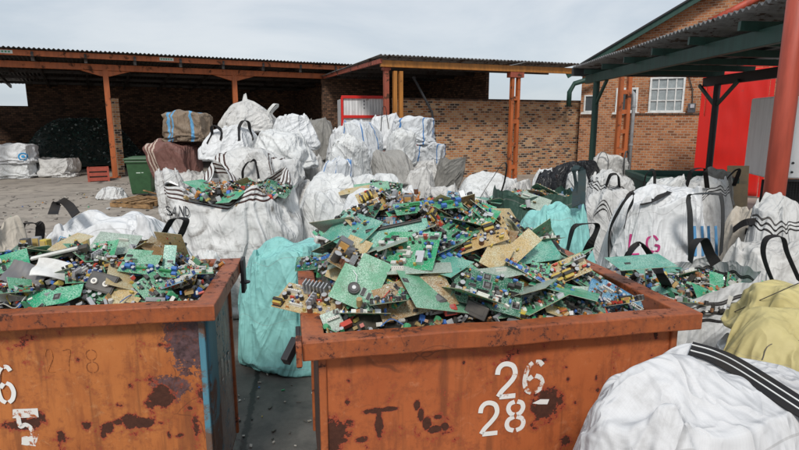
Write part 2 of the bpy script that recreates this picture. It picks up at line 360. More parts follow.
def m_paintmark(name, col, wear=.5, under=(.4, .11, .03)):
    m, nt, p = newmat(name); o = objc(nt)
    k = sm(nt, nz(nt, o, 16, 8, .72, .3), wear, wear+.05)
    setin(nt, p.inputs['Base Color'], mx(nt, k, col, under)); p.inputs['Roughness'].default_value = .7; return m
WHITE_MARK = m_paintmark('stencil_white', (.78, .77, .74), .60)
WORN_MARK = m_paintmark('worn_stencil_white', (.72, .7, .66), .52)
GHOST_MARK = m_paintmark('scratched_dark', (.24, .07, .02), .5, (.47, .15, .035))
def m_plain(name, col, rough=.5, metal=0, n=.25):
    m, nt, p = newmat(name); o = objc(nt)
    setin(nt, p.inputs['Base Color'], mx(nt, sm(nt, nz(nt, o, 8, 6, .65), .35, .7), col, tuple(x*(1-n) for x in col)))
    p.inputs['Roughness'].default_value = rough; p.inputs['Metallic'].default_value = metal; return m
BINGREEN = m_plain('green_plastic', (.035, .1, .04), .45)
WOOD = m_plain('rough_pallet_wood', (.34, .2, .09), .85, 0, .6)
GLASS = m_plain('dull_window_glass', (.33, .37, .38), .15)
GLASSDARK = m_plain('dark_window_glass', (.05, .06, .065), .12)
WHITEPAINT = m_plain('white_window_paint', (.72, .72, .7), .5)
GREYPIPE = m_plain('grey_plastic_pipe', (.3, .31, .32), .5)
CRATE_RED = m_plain('faded_red_plastic', (.4, .08, .05), .5)
SOIL = m_plain('dark_scrap_fines', (.03, .026, .022), .9, 0, .6)
# ================================================================== SETTING
g = MB(); g.add([(-400, -60, 0), (400, -60, 0), (400, 900, 0), (-400, 900, 0)], [(0, 1, 2, 3)])
tag(g.build('ground', CONCRETE), kind='structure')

def corrugated(mb, x0, x1, y0, y1, z0, z1, pitch=.13, amp=.022, ny=6, th=.012):
    """roof sheet in local coordinates: ribs run along y, front edge y0 at height z0"""
    nx = int((x1-x0)/pitch*6); nx = max(nx, 12); vs = []; fs = []
    for side in (0, 1):
        for j in range(ny+1):
            for i in range(nx+1):
                x = x0+(x1-x0)*i/nx
                vs.append((x, y0+(y1-y0)*j/ny, z0+(z1-z0)*j/ny+amp*math.sin(2*math.pi*x/pitch)-side*th+.008*mn.noise(Vector((x*.7, j*1.3, 3)))))
    N = (nx+1)*(ny+1)
    for j in range(ny):
        for i in range(nx):
            a = j*(nx+1)+i; fs.append((a, a+1, a+nx+2, a+nx+1)); fs.append((N+a, N+a+nx+1, N+a+nx+2, N+a+1))
    for i in range(nx): fs.append((i, N+i, N+i+1, i+1)); b = ny*(nx+1)+i; fs.append((b, b+1, N+b+1, N+b))
    for j in range(ny):
        a = j*(nx+1); fs.append((a, a+nx+1, N+a+nx+1, N+a)); b = a+nx; fs.append((b, N+b, N+b+nx+1, b+nx+1))
    mb.add(vs, fs)
def wall_mb(mb, a, b, z0, z1, th, mi=0, top_fn=None):
    """brick wall from a to b (xy) with metric uv on its faces"""
    a, b = Vector((a[0], a[1], 0)), Vector((b[0], b[1], 0)); d = b-a; L = d.length; d.normalize(); n = Vector((-d.y, d.x, 0))
    P = [a, b, b+n*th, a+n*th]
    lens = [L, th, L, th]; off = 0
    for k in range(4):
        p, q = P[k], P[(k+1) % 4]; l = lens[k]
        mb.add([p+Vector((0, 0, z0)), q+Vector((0, 0, z0)), q+Vector((0, 0, z1)), p+Vector((0, 0, z1))], [(0, 1, 2, 3)], mi=mi,
               uvs=[[(off, z0), (off+l, z0), (off+l, z1), (off, z1)]]); off += l+.37
    mb.add([p+Vector((0, 0, z1)) for p in P], [(0, 1, 2, 3)], mi=mi, uvs=[[(0, 0), (L, 0), (L, th), (0, th)]])

# ------------------------------------------------------------------ left open shed
A = (-10.0, 19.5); shed_rz = math.atan2(23.7-19.5, -2.33+10.0)
shed = thing('open_shed', 'long open fronted shed with orange steel posts and dark interior along the yard', 'shed', (A[0], A[1], 0), shed_rz)
XS = (-4.4, 0, 4.3, 8.75)
for x in XS:
    m = MB(); m.box((x, 0, 1.83), (.17, .17, 3.66)); m.box((x, 0, .02), (.34, .34, .03))
    # splayed bracket under the beam
    m.add([(x-.75, -.06, 3.64), (x+.75, -.06, 3.64), (x+.13, -.06, 3.46), (x-.13, -.06, 3.46), (x-.75, .06, 3.64), (x+.75, .06, 3.64), (x+.13, .06, 3.46), (x-.13, .06, 3.46)],
          [(0, 3, 2, 1), (4, 5, 6, 7), (0, 4, 7, 3), (1, 2, 6, 5), (2, 3, 7, 6), (0, 1, 5, 4)])
    m.build('post', ORANGE_STEEL, shed, bevel=.008)
m = MB(); m.box((2.0, 0, 3.75), (14.6, .16, .2)); m.build('eave_beam', ORANGE_STEEL, shed, bevel=.008)
m = MB(); m.box((2.0, -.62, 4.05), (14.6, .07, .17)); m.build('fascia_purlin', ORANGE_STEEL, shed, bevel=.006)
for x in np.arange(-4.9, 9.2, 1.45):
    m = MB(); m.beam((x, -.7, 4.03), (x, 7.6, 3.42), .07, .13); m.box((x, -.58, 3.9), (.09, .07, .16)); m.build('rafter', CORR_DARK, shed)  # rafters and purlins coloured dark to imitate shade under the roof
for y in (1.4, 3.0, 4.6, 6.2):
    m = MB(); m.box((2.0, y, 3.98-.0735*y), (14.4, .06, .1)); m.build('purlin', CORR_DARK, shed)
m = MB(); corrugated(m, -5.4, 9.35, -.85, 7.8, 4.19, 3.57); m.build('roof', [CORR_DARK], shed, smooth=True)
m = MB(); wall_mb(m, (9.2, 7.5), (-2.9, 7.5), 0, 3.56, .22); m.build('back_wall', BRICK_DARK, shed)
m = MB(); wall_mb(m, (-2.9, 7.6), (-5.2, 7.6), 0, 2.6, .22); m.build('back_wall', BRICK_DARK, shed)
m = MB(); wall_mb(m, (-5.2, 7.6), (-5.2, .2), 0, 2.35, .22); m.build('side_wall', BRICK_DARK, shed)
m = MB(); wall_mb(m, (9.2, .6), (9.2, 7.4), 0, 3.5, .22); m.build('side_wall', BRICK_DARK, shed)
m = MB(); m.add([(x, y, z) for x in (9.2, 9.42) for y, z in ((.6, 3.503), (7.3, 3.503), (7.3, 3.6), (.6, 4.06))], [(0, 1, 2, 3), (7, 6, 5, 4), (0, 3, 7, 4), (3, 2, 6, 7)], uvs=[[(0, 3.5), (7, 3.5), (7, 3.6), (0, 4.06)]]*4); m.build('side_wall', BRICK_DARK, shed)
m = MB(); wall_mb(m, (.12, .35), (.34, .35), 0, 2.75, 5.2); m.build('partition_wall', BRICK_MIX, shed)
for x, wd in ((-2.75, .5), (1.9, .45)):
    m = MB(); m.box((x, -.658, 4.06), (wd, .004, .1), (.7, .74, .7)); o = m.build('sticker', PRINT, shed)
    for k in range(5): m = MB(); m.box((x-wd*.36+k*wd*.17, -.6605, 4.06), (wd*.1, .001, .05), (.1, .35, .2)); m.build('printed_letter', PRINT, o)

# ------------------------------------------------------------------ middle shed behind the brick wall
Mo = (-.43, 17.0); M_RZ = R(22)
mid = thing('open_shed', 'shorter shed with yellow front beam rising behind the mottled brick wall', 'shed', (Mo[0], Mo[1], 0), M_RZ)
m = MB(); m.box((3.3, -.02, 3.64), (6.9, .12, .19)); m.build('eave_beam', YELLOW_STEEL, mid, bevel=.008)
m = MB(); m.box((.08, .12, 1.78), (.15, .15, 3.56)); m.box((.08, .12, 3.5), (.24, .2, .08)); m.build('post', RUSTRED_STEEL, mid, bevel=.008)
for x in (.33, .52):
    m = MB(); m.box((x, .04, 1.72), (.11, .13, 3.44)); m.build('post', YELLOW_STEEL, mid, bevel=.006)
def lattice_post(parent, x, y, ztop, w, mat, spacing=.75, name='post'):
    m = MB()
    for s in (-1, 1): m.box((x+s*w*.34, y, ztop/2), (w*.3, .14, ztop))
    z = .45
    while z < ztop: m.box((x, y-.02, z), (w*.4, .1, .13)); z += spacing
    return m.build(name, mat, parent, bevel=.006)
lattice_post(mid, 4.58, 0.05, 3.36, .34, ORANGE_STEEL)
m = MB(); m.box((4.58, .05, 3.45), (.52, .24, .17)); m.build('post_cap', RUSTRED_STEEL, mid, bevel=.008)
m = MB(); corrugated(m, -.25, 4.75, -.3, 7.2, 3.86, 3.72); m.build('roof', CORR, mid, smooth=True)
m = MB(); corrugated(m, 4.765, 6.9, -.3, 1.35, 3.86, 3.8); m.build('roof', CORR, mid, smooth=True)
for y in (1.25, 2.8, 4.4, 6.0):
    m = MB(); m.box((2.25 if y > 2 else 3.3, y, 3.68), (4.9 if y > 2 else 6.9, .08, .14)); m.build('purlin', CORR_DARK, mid)
m = MB(); m.box((-.16, 3.4, 3.7), (.08, 7.0, .12)); m.build('rake_beam', RUSTRED_STEEL, mid)
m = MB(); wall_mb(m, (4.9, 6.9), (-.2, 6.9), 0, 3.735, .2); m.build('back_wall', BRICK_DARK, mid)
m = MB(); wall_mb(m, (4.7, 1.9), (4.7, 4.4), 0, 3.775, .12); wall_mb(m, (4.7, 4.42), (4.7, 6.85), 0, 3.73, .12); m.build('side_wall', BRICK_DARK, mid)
# the brick yard wall
bw = thing('brick_wall', 'long mottled tan and black brick yard wall behind the heaped sacks', 'wall', (Mo[0], Mo[1], 0), M_RZ)
m = MB(); wall_mb(m, (.9, 1.5), (11.0, 1.5), 0, 2.66, .23); m.build('brickwork', BRICK_MIX, bw)
m = MB(); wall_mb(m, (.88, 1.48), (11.02, 1.48), 2.663, 2.73, .27); m.build('coping', BRICK_DARK, bw)
rp_ = thing('metal_sheet', 'small red metal sheet stood against the mottled brick wall', 'panel', (Mo[0]+.927*1.75-.375*1.38, Mo[1]+.375*1.75+.927*1.38, 0), M_RZ)
m = MB(); m.box((0, 0, .83), (.56, .05, 1.62)); m.build('sheet', RED_SHEET, rp_, bevel=.006)
for z in (.3, 1.4): m = MB(); m.box((0, -.035, z), (.5, .02, .05)); m.build('rib', RED_SHEET, rp_)
pl = thing('steel_pole', 'thin dark pole slanting against the top of the brick wall', 'pole', at(432, 150, 17.9))
pl.location.z = 0
m = MB(); m.tube([(.25, 0, 0), Vector(at(432, 112, 18.0))-pl.location, Vector(at(414, 78, 18.05))-pl.location], .04, 8); m.build('shaft', BLACK_STEEL, pl)
m = MB(); q = Vector(at(414, 78, 18.05))-pl.location; m.cyl((q.x, q.y, q.z-.01), .06, .05, 10); m.build('end_cap', BLACK_STEEL, pl)

# white box body with red rails inside the gap between the sheds
c0 = at(364, 106, 20.2); bx = thing('box_body', 'white ribbed box body edged with red rails between the two sheds', 'container', (c0.x, c0.y, 0), R(12))
m = MB()
for k in range(14): m.box((-.7+k*.108, -.004, 1.78), (.1, .05, 1.95))
m.box((0, 1.0, 1.78), (1.5, 1.9, 1.95)); m.build('body_panel', WHITE_SHEET, bx)
m = MB()
for z in (2.8, 2.12, .78): m.box((0, -.06, z), (1.62, .08, .1))
for s in (-.79, .79): m.box((s, -.06, 1.79), (.08, .09, 2.0))
m.build('red_rail', RED_SHEET, bx, bevel=.006)
for z in (2.42, 2.54, 2.66): m = MB(); m.box((.0, -.032, z), (.035, .006, .05), (.03, .03, .05)); m.build('painted_mark', PRINT, bx)
for s in (-.6, .6):
    m = MB(); m.box((s, .8, .365), (.1, 1.2, .73)); m.build('leg', RUSTRED_STEEL, bx)

# ------------------------------------------------------------------ right-hand canopy
can = thing('canopy', 'dark green steel canopy with corrugated roof at the right of the yard', 'canopy', (0, 0, 0))
def cz(Y): return 3.0
F0, F1 = Vector((4.66, 13.6, 0)), Vector((4.30, 3.2, 0)); B0, B1 = Vector((7.1, 12.9, 0)), Vector((6.55, 3.2, 0))
def up(p, z): return Vector((p.x, p.y, z))
m = MB(); m.beam(up(F0, 2.98)+Vector((-.02, .55, 0)), up(F1, 2.98), .1, .2); m.build('eave_beam', GREEN_STEEL, can, bevel=.006)
m = MB(); m.beam(up(B0, 2.86)+Vector((0, .4, 0)), up(B1, 2.86), .1, .2); m.build('rear_beam', BLACK_STEEL, can, bevel=.006)
m = MB(); m.cyl((4.64, 13.45, 0), .075, 2.9, 14); m.cyl((4.64, 13.45, 0), .15, .03, 14); m.build('post', GREEN_STEEL, can)
pb = at(716, 100, 12.55); m = MB(); m.cyl((pb.x, pb.y, 0), .07, 2.78, 14); m.build('post', BLACK_STEEL, can)
for s in (-1, 1):
    m = MB(); d = (B1-B0).normalized(); m.beam(up(pb, 2.3), up(pb+d*s*.85, 2.8), .05, .07); m.build('brace', GREEN_STEEL, can)
m = MB(); m.beam((4.64, 13.45, 2.35), (4.63, 12.75, 2.9), .05, .07); m.build('brace', GREEN_STEEL, can)
# cross rafters and roof sheet (built in world axes, ribs running from the eave to the back)
for k in range(9):
    t = k/8; a = F0.lerp(F1, t); b = B0.lerp(B1, t)
    m = MB(); m.beam(up(a, 3.13)+Vector((-.28, .02, 0)), up(b, 3.02)+Vector((.2, 0, 0)), .07, .11); m.build('rafter', GREEN_STEEL, can)
for t in (.2, .4, .6, .8):
    m = MB(); m.beam(up(F0.lerp(B0, t), 3.21-.1*t), up(F1.lerp(B1, t), 3.21-.1*t), .06, .06); m.build('purlin', BLACK_STEEL, can)
m = MB(); nx, ny = 900, 4; vs = []; fs = []
Fa, Fb = F0+Vector((-.33, .75, 0)), F1+Vector((-.33, 0, 0)); Ba, Bb = B0+Vector((.3, .5, 0)), B1+Vector((.3, 0, 0))
for sd in (0, 1):
    for j in range(ny+1):
        for i in range(nx+1):
            p = Fa.lerp(Fb, i/nx).lerp(Ba.lerp(Bb, i/nx), j/ny); L = i/nx*11.1
            vs.append((p.x, p.y, 3.30-.13*j/ny+.02*math.sin(2*math.pi*L/.125)-.014*sd+.012*mn.noise(Vector((L*.6, j, 9)))))
N = (nx+1)*(ny+1)
for j in range(ny):
    for i in range(nx):
        a = j*(nx+1)+i; fs += [(a, a+1, a+nx+2, a+nx+1), (N+a, N+a+nx+1, N+a+nx+2, N+a+1)]
for i in range(nx): fs.append((i, N+i, N+i+1, i+1))
for j in range(ny): a = j*(nx+1); fs.append((a, a+nx+1, N+a+nx+1, N+a))
m.add(vs, fs); m.build('roof', CORR, can, smooth=True)
m = MB(); m.beam(Vector((4.3, 14.33, 3.18)), Vector((7.45, 13.4, 3.08)), .05, .2); m.build('end_fascia', BLACK_STEEL, can)
# lattice post E and the pipe beside it
e = at(622, 130, 17.6); le = thing('steel_post', 'brown lattice steel post where the brick wall steps down', 'post', (e.x, e.y, 0), R(10))
lattice_post(le, 0, 0, 3.35, .4, ORANGE_STEEL, .6, 'twin_channel')
m = MB(); m.box((0, 0, .02), (.55, .35, .03)); m.build('base_plate', RUSTRED_STEEL, le)
q = at(632, 130, 17.9); dp = thing('drain_pipe', 'thin grey drain pipe standing beside the brown lattice post', 'pipe', (q.x, q.y, 0))
m = MB(); m.tube([(0, 0, 0), (0, 0, 2.6), (.02, .1, 2.8), (.02, .5, 3.0)], .055, 10); m.build('pipe_run', GREYPIPE, dp, smooth=True)
for z in (1.2, 2.4): m = MB(); m.cyl((0, 0, z), .07, .06, 12); m.build('clip', GREYPIPE, dp)

# ------------------------------------------------------------------ near red pole with the red pipes
q = at(786, 100, 6.0); rpole = thing('steel_pole', 'tall round red painted steel pole in front of the canopy', 'pole', (q.x, q.y, 0))
m = MB(); m.tube([(0, 0, 0), (0, 0, 2.2), (0, 0, 4.6)], .105, 20); m.build('shaft', REDPOLE, rpole, smooth=True)
m = MB(); m.cyl((0, 0, 0), .2, .03, 16)
for a in range(4): m.cyl((.15*math.cos(a*1.57+.78), .15*math.sin(a*1.57+.78), .03), .018, .03, 6)
m.build('base_flange', REDPOLE, rpole)

# ------------------------------------------------------------------ brick house behind the canopy
H0 = Vector((6.7, 21.0, 0)); HD = Vector((.85, -.527, 0)).normalized(); HN = Vector((HD.y, -HD.x, 0))  # HN points to the yard
if HN.y > 0: HN = -HN
def onplane(u, v, P0, D):
    d = ray(u, v); n = Vector((-D.y, D.x, 0)); t = (P0-CAM).dot(n)/d.dot(n); p = CAM+d*t; return (p-P0).dot(D), p.z
s1, z1 = onplane(609, 53, H0, HD); s2, z2 = onplane(699, 0, H0, HD); sl = (z2-z1)/(s2-s1)
house = thing('brick_house', 'orange brick gabled house with white windows behind the canopy', 'house', H0, math.atan2(HD.y, HD.x))
WID = 9.5; S0 = 0.0; ze = z1+sl*(S0-s1); pk = WID/2; zp = ze+sl*(pk-S0)
m = MB(); dep = 7.0
pts = [(0, 0), (WID, 0), (WID, ze), (pk, zp), (0, ze)]
m.add([(s, 0, z) for s, z in pts], [(0, 1, 2, 3, 4)], uvs=[pts])
m.add([(s, dep, z) for s, z in pts], [(4, 3, 2, 1, 0)], uvs=[pts[::-1]])
for s in (0, WID): m.add([(s, 0, 0), (s, dep, 0), (s, dep, ze), (s, 0, ze)], [(0, 1, 2, 3)], uvs=[[(0, 0), (dep, 0), (dep, ze), (0, ze)]])
m.build('wall', BRICK_HOUSE, house)
rf = None
for sg in (0, 1):
    m = MB(); ov = .45
    xa, za = (-ov, ze-sl*ov) if sg == 0 else (WID+ov, ze-sl*ov)
    nx = 60; vs = []; fs = []
    for k in (0, 1):
        for i in range(nx+1):
            y = -.5+(dep+1)*i/nx; w = .02*math.sin(i*2.2)
            vs += [(xa, y, za+.1+w+.03*k), (pk, y, zp+.1+w+.03*k)]
    n2 = 2*(nx+1)
    for k in (0, 1): fs += [(k*n2+2*i, k*n2+2*i+1, k*n2+2*i+3, k*n2+2*i+2) for i in range(nx)]
    fs.append((0, 1, n2+1, n2))
    m.add(vs, fs); m.build('roof', CORR_DARK, house)
    m = MB(); m.beam((xa, -.42, za-.02), (pk, -.42, zp-.02), .05, .2); m.build('barge_board', GREEN_STEEL, house)
    m = MB(); m.beam((xa, -.5, za+.09), (pk, -.5, zp+.09), .03, .05); m.build('roof_trim', BLACK_STEEL, house)
def house_window(u0, u1, v0, v1, cols, rows, fr=.06, glass=GLASS):
    sa, za = onplane(u0, v0, H0, HD); sb, zb = onplane(u1, v1, H0, HD); w, h = sb-sa, za-zb; cx, cz_ = (sa+sb)/2, (za+zb)/2
    m = MB()
    for s in (-1, 1): m.box((cx+s*(w/2-fr/2), -.03, cz_), (fr, .1, h)); m.box((cx, -.03, cz_+s*(h/2-fr/2)), (w-2*fr-.004, .1, fr))
    for k in range(1, cols): m.box((cx-w/2+w*k/cols, -.03, cz_), (.035, .06, h-2*fr-.004))
    for k in range(1, rows): m.box((cx, -.028, cz_-h/2+h*k/rows), (w-2*fr-.004, .055, .035))
    f = m.build('window', WHITEPAINT, house)
    m = MB(); m.box((cx, -.012, cz_), (w-fr, .02, h-fr)); m.build('pane', glass, f)
    m = MB(); m.box((cx, -.06, cz_-h/2-.04), (w+.16, .14, .07)); m.build('sill', WHITEPAINT, f)
    return cx, cz_, w, h
house_window(651, 683, 77.5, 112, 4, 3)
house_window(617, 637, 88, 112, 2, 1, .07, GLASSDARK)
house_window(585, 596, 95, 112, 1, 1, .05, GLASSDARK)
# red steam pipes crossing the gable
for (ua, va, ub, vb, yy) in ((704, 26, 762, -4, .45), (758, 13, 830, -25, .7)):
    a = onplane(ua, va, H0-HN*-.0, HD); b = onplane(ub, vb, H0, HD)
    m = MB(); m.tube([(a[0], -.16, a[1]), (b[0], -.16, b[1])], .11, 10); m.build('gable_pipe', REDPOLE, house, smooth=True)
sa, za = onplane(581, 98, H0, HD); m = MB(); m.tube([(sa-.3, -.5, za-.3), (sa-.3, -.5, za+.2), (sa-.15, -.45, za+.5), (sa+.6, -.3, za+.72)], .09, 8); m.build('downpipe', GREEN_STEEL, house, smooth=True)
# little wall lamp and cable
s, z = onplane(692, 108, H0, HD); m = MB(); m.box((s, -.1, z), (.22, .18, .3), (.05, .06, .08)); m.box((s+.02, -.2, z+.06), (.12, .04, .12), (.5, .5, .55)); m.build('meter_box', PLAST, house)
s2_, z2_ = onplane(686, 82, H0, HD); m = MB(); m.tube([(s, -.05, z+.15), (s-.03, -.05, z+.6), (s2_, -.05, z2_+.4)], .018, 5, (.03, .03, .03)); m.build('cable', PLAST, house)
# lower wall
W0 = Vector((7.35, 18.2, 0)); m = MB(); lw = thing('brick_wall', 'low orange brick wall under the house windows beside the lattice post', 'wall', W0, math.atan2(HD.y, HD.x))
sw, zw = onplane(706, 113, W0, HD); wall_mb(m, (0, 0), (sw, 0), 0, 2.15, .22); m.build('brickwork', BRICK_HOUSE, lw)
m = MB(); wall_mb(m, (-.01, -.02), (sw+.01, -.02), 2.153, 2.22, .26); m.build('coping', BRICK_DARK, lw)
# red sheet door
D0 = Vector((8.1, 15.05, 0)); rd = thing('steel_door', 'tall glossy red sheet steel door beneath the canopy', 'door', D0, math.atan2(HD.y, HD.x))
sd, _ = onplane(767, 110, D0, HD); m = MB(); n = 24; vs = []; fs = []
for i in range(n+1):
    for j in range(n+1):
        x = sd*i/n; z = .05+3.25*j/n
        vs.append((x, .03*mn.noise(Vector((x*1.6, z*1.2, 4)))+.02*mn.noise(Vector((x*5, z*2, 1))), z))
fs = [(i*(n+1)+j, (i+1)*(n+1)+j, (i+1)*(n+1)+j+1, i*(n+1)+j+1) for i in range(n) for j in range(n)]
m.add(vs, fs); o = m.build('door_sheet', RED_SHEET, rd, smooth=True); so = o.modifiers.new('s', 'SOLIDIFY'); so.thickness = .02
m = MB(); m.box((-.06, .03, 1.68), (.1, .04, 3.3)); m.box((sd+.06, .03, 1.68), (.1, .04, 3.3)); m.box((sd/2, .03, 3.36), (sd+.22, .04, .08)); m.build('door_frame', RED_SHEET, rd)
m = MB(); m.box((.02, -.06, 1.05), (.26, .05, 2.1)); m.build('side_panel', RED_SHEET, rd)
m = MB(); m.box((sd*.8, -.05, 1.2), (.03, .05, .25)); m.build('handle', BLACK_STEEL, rd)

# white cabinet on its black mesh cage
q = at(770, 140, 10.4); cab = thing('sheet_cabinet', 'white riveted sheet metal cabinet standing on a black mesh cage', 'cabinet', (q.x, q.y, 0), R(-14))
m = MB(); m.box((1.15, .6, 1.68), (2.3, 1.2, 1.5)); m.build('cabinet_body', CAB_SHEET, cab, bevel=.03)
m = MB()
for k in range(14):
    for z in (1.05, 1.22): m.cyl((.1+k*.16, -.004, z), .022, .012, 8, M=Matrix.Translation((.1+k*.16, -.004, z)) @ Matrix.Rotation(R(90), 4, 'X') @ Matrix.Translation((-.1-k*.16, .004, -z)))
m.build('rivet', BLACK_STEEL, cab)
m = MB()
for x in (0.02, .75, 1.5, 2.28): m.box((x, 0, .46), (.05, .05, .92))
for z in (.05, .48, .9): m.box((1.15, 0, z), (2.3, .04, .05))
for x in (0.02, 2.28): m.box((x, 1.15, .46), (.05, .05, .92))
m.build('cage_frame', BLACK_STEEL, cab)
m = MB()
for k in range(48): m.box((.03+k*.047, .03, .46), (.007, .007, .86))
for k in range(18): m.box((1.15, .037, .06+k*.048), (2.25, .006, .006))
m.box((1.15, .3, .45), (2.2, .02, .85)); m.build('mesh_panel', BLACK_STEEL, cab)
q = at(742, 168, 9.9); cb = thing('cardboard_sheet', 'small tan cardboard sheet leaning on the white cabinet', 'cardboard', (q.x, q.y, 0), R(-10))
m = MB(); m.box((0, 0, .6), (.36, .02, 1.2), (.36, .25, .13)); m.build('sheet', PLAST, cb, M=Matrix.Rotation(R(-8), 4, 'X'))
m = MB(); m.box((0, -.013, .9), (.3, .004, .05), (.28, .2, .11)); m.build('tape', PLAST, cb, M=Matrix.Rotation(R(-8), 4, 'X'))

# ------------------------------------------------------------------ wheelie bin, pallet, red crate
p = atz(139, 197, 0); wb = thing('wheelie_bin', 'green plastic wheelie bin standing beside the heap of sacks', 'wheelie bin', (p.x, p.y+.3, 0), R(14))
m = MB(); a, b = (.24, .27), (.31, .37)
vs = [(-a[0], -a[1], .08), (a[0], -a[1], .08), (a[0], a[1], .08), (-a[0], a[1], .08), (-b[0], -b[1], .95), (b[0], -b[1], .95), (b[0], b[1], .95), (-b[0], b[1], .95)]
m.add(vs, [(3, 2, 1, 0), (0, 1, 5, 4), (1, 2, 6, 5), (2, 3, 7, 6), (3, 0, 4, 7)])
m.box((0, 0, .93), (.68, .8, .06)); m.build('bin_body', BINGREEN, wb, bevel=.02)
m = MB(); m.box((0, -.01, 1.0), (.7, .82, .05)); m.box((0, -.02, 1.035), (.5, .6, .03)); m.build('lid', BINGREEN, wb, bevel=.02)
m = MB(); m.tube([(-.26, .46, .97), (.26, .46, .97)], .018, 8); m.build('handle', BINGREEN, wb)
for s in (-1, 1):
    m = MB(); m.cyl((0, 0, -.03), .1, .06, 16, (.02, .02, .02)); o = m.build('wheel', PLAST, wb, M=Matrix.Translation((s*.3, .3, .1)) @ Matrix.Rotation(R(90), 4, 'Y'))
m = MB(); m.box((.0, -.338, .72), (.2, .004, .035), (.55, .62, .55)); m.box((-.03, -.334, .66), (.1, .004, .06), (.5, .58, .5)); m.box((.07, -.334, .66), (.05, .004, .05), (.5, .58, .5)); m.build('printed_mark', PRINT, wb)
p = atz(137, 208, 0); pal = thing('wooden_pallet', 'broken wooden pallet lying in front of the green wheelie bin', 'pallet', (p.x, p.y+.4, 0), R(-18))
for k in range(6): m = MB(); m.box((-.5+k*.2+random.uniform(-.03, .03), 0, .13+random.uniform(0, .03)), (.12, 1.0, .02), rz=random.uniform(-.12, .12)); m.build('deck_board', WOOD, pal)
for k in range(3): m = MB(); m.box((0, -.42+k*.42, .06), (1.15, .09, .1)); m.build('bearer', WOOD, pal)
for k, (x, rz) in enumerate(((.5, .5), (.35, .9), (.7, .2))):
    b_ = p+Vector((x*.9, .35+.1*k, 0)); m = MB(); wo = thing('wood_offcut', ('short splintered plank propped across the broken pallet', 'splintered plank end lying flat on the broken pallet', 'loose plank sticking out right of the broken pallet')[k], 'plank', (b_.x, b_.y, .17+.09*k), rz)
    m.box((0, 0, 0), (.7, .11, .03)); m.build('plank', WOOD, wo, M=Matrix.Rotation(.18*(k+1), 4, 'Y'))
p = atz(112, 178.5, 0); cr = thing('plastic_crate', 'faded red slatted crate at the foot of the orange shed post', 'crate', (p.x-.05, p.y-.75, 0), R(28))
m = MB()
for s in (-1, 1):
    for z in (.08, .24, .4): m.box((0, s*.25, z), (.62, .03, .11)); m.box((s*.3, 0, z), (.03, .47, .11))
    for t in (-1, 1): m.box((s*.29, t*.24, .23), (.06, .06, .46))
m.box((0, 0, .03), (.6, .48, .03)); m.build('slats', CRATE_RED, cr)
m = MB(); m.box((0, 0, .2), (.5, .4, .3), (.1, .06, .04)); m.build('lining', PLAST, cr)
# dark container rim behind the right-hand sacks
q = at(678, 172, 9.6); gs = thing('skip_bin', 'dark green steel skip showing only its rim behind the right sacks', 'skip', (q.x, q.y, 0), R(-8))
m = MB()
for s in (-1, 1): m.box((0, s*.6, .5), (1.3, .05, 1.0)); m.box((s*.65, 0, .5), (.05, 1.15, 1.0))
m.box((0, 0, .05), (1.25, 1.15, .05)); m.build('skip_body', GREEN_STEEL, gs)
m = MB()
for s in (-1, 1): m.box((0, s*.63, 1.045), (1.42, .1, .09)); m.box((s*.68, 0, 1.045), (.1, 1.16, .09))
m.build('rim', GREEN_STEEL, gs, bevel=.01)

# ================================================================== SACK CLOTH (each sack kind is draped once over a lumpy load)
def boxgrid(n, nz, top=True, bottom=False):
    """unit box shell -0.5..0.5 in x,y and 0..1 in z; returns verts, faces"""
    V={};verts=[];faces=[]
    def vid(i,j,k):
        if (i,j,k) not in V:
            V[(i,j,k)]=len(verts); verts.append((i/n-.5,j/n-.5,k/nz))
        return V[(i,j,k)]
    for k in range(nz):
        for i in range(n):
            faces.append((vid(i,0,k),vid(i+1,0,k),vid(i+1,0,k+1),vid(i,0,k+1)))
            faces.append((vid(i+1,n,k),vid(i,n,k),vid(i,n,k+1),vid(i+1,n,k+1)))
            faces.append((vid(0,i+1,k),vid(0,i,k),vid(0,i,k+1),vid(0,i+1,k+1)))
            faces.append((vid(n,i,k),vid(n,i+1,k),vid(n,i+1,k+1),vid(n,i,k+1)))
    if top:
        for i in range(n):
            for j in range(n): faces.append((vid(i,j,nz),vid(i+1,j,nz),vid(i+1,j+1,nz),vid(i,j+1,nz)))
    return verts,faces
def lump(p, seed, a=.08):
    return 1+a*mn.noise(Vector(p)*1.7+Vector((seed*7.3,seed*3.1,0)))*2
def body_xy(x,y,z,seed,sq=.55,bulge=.1):
    # round a square section towards a circle, bulge at mid height
    r=math.hypot(x,y)
    if r<1e-6: return x,y
    m=max(abs(x),abs(y)); circ=m/r
    f=(1-sq)+sq*circ
    f*=1+bulge*math.sin(math.pi*min(max(z,0),1)*.9+.2)-.03
    f*=lump((x,y,z),seed)
    return x*f,y*f
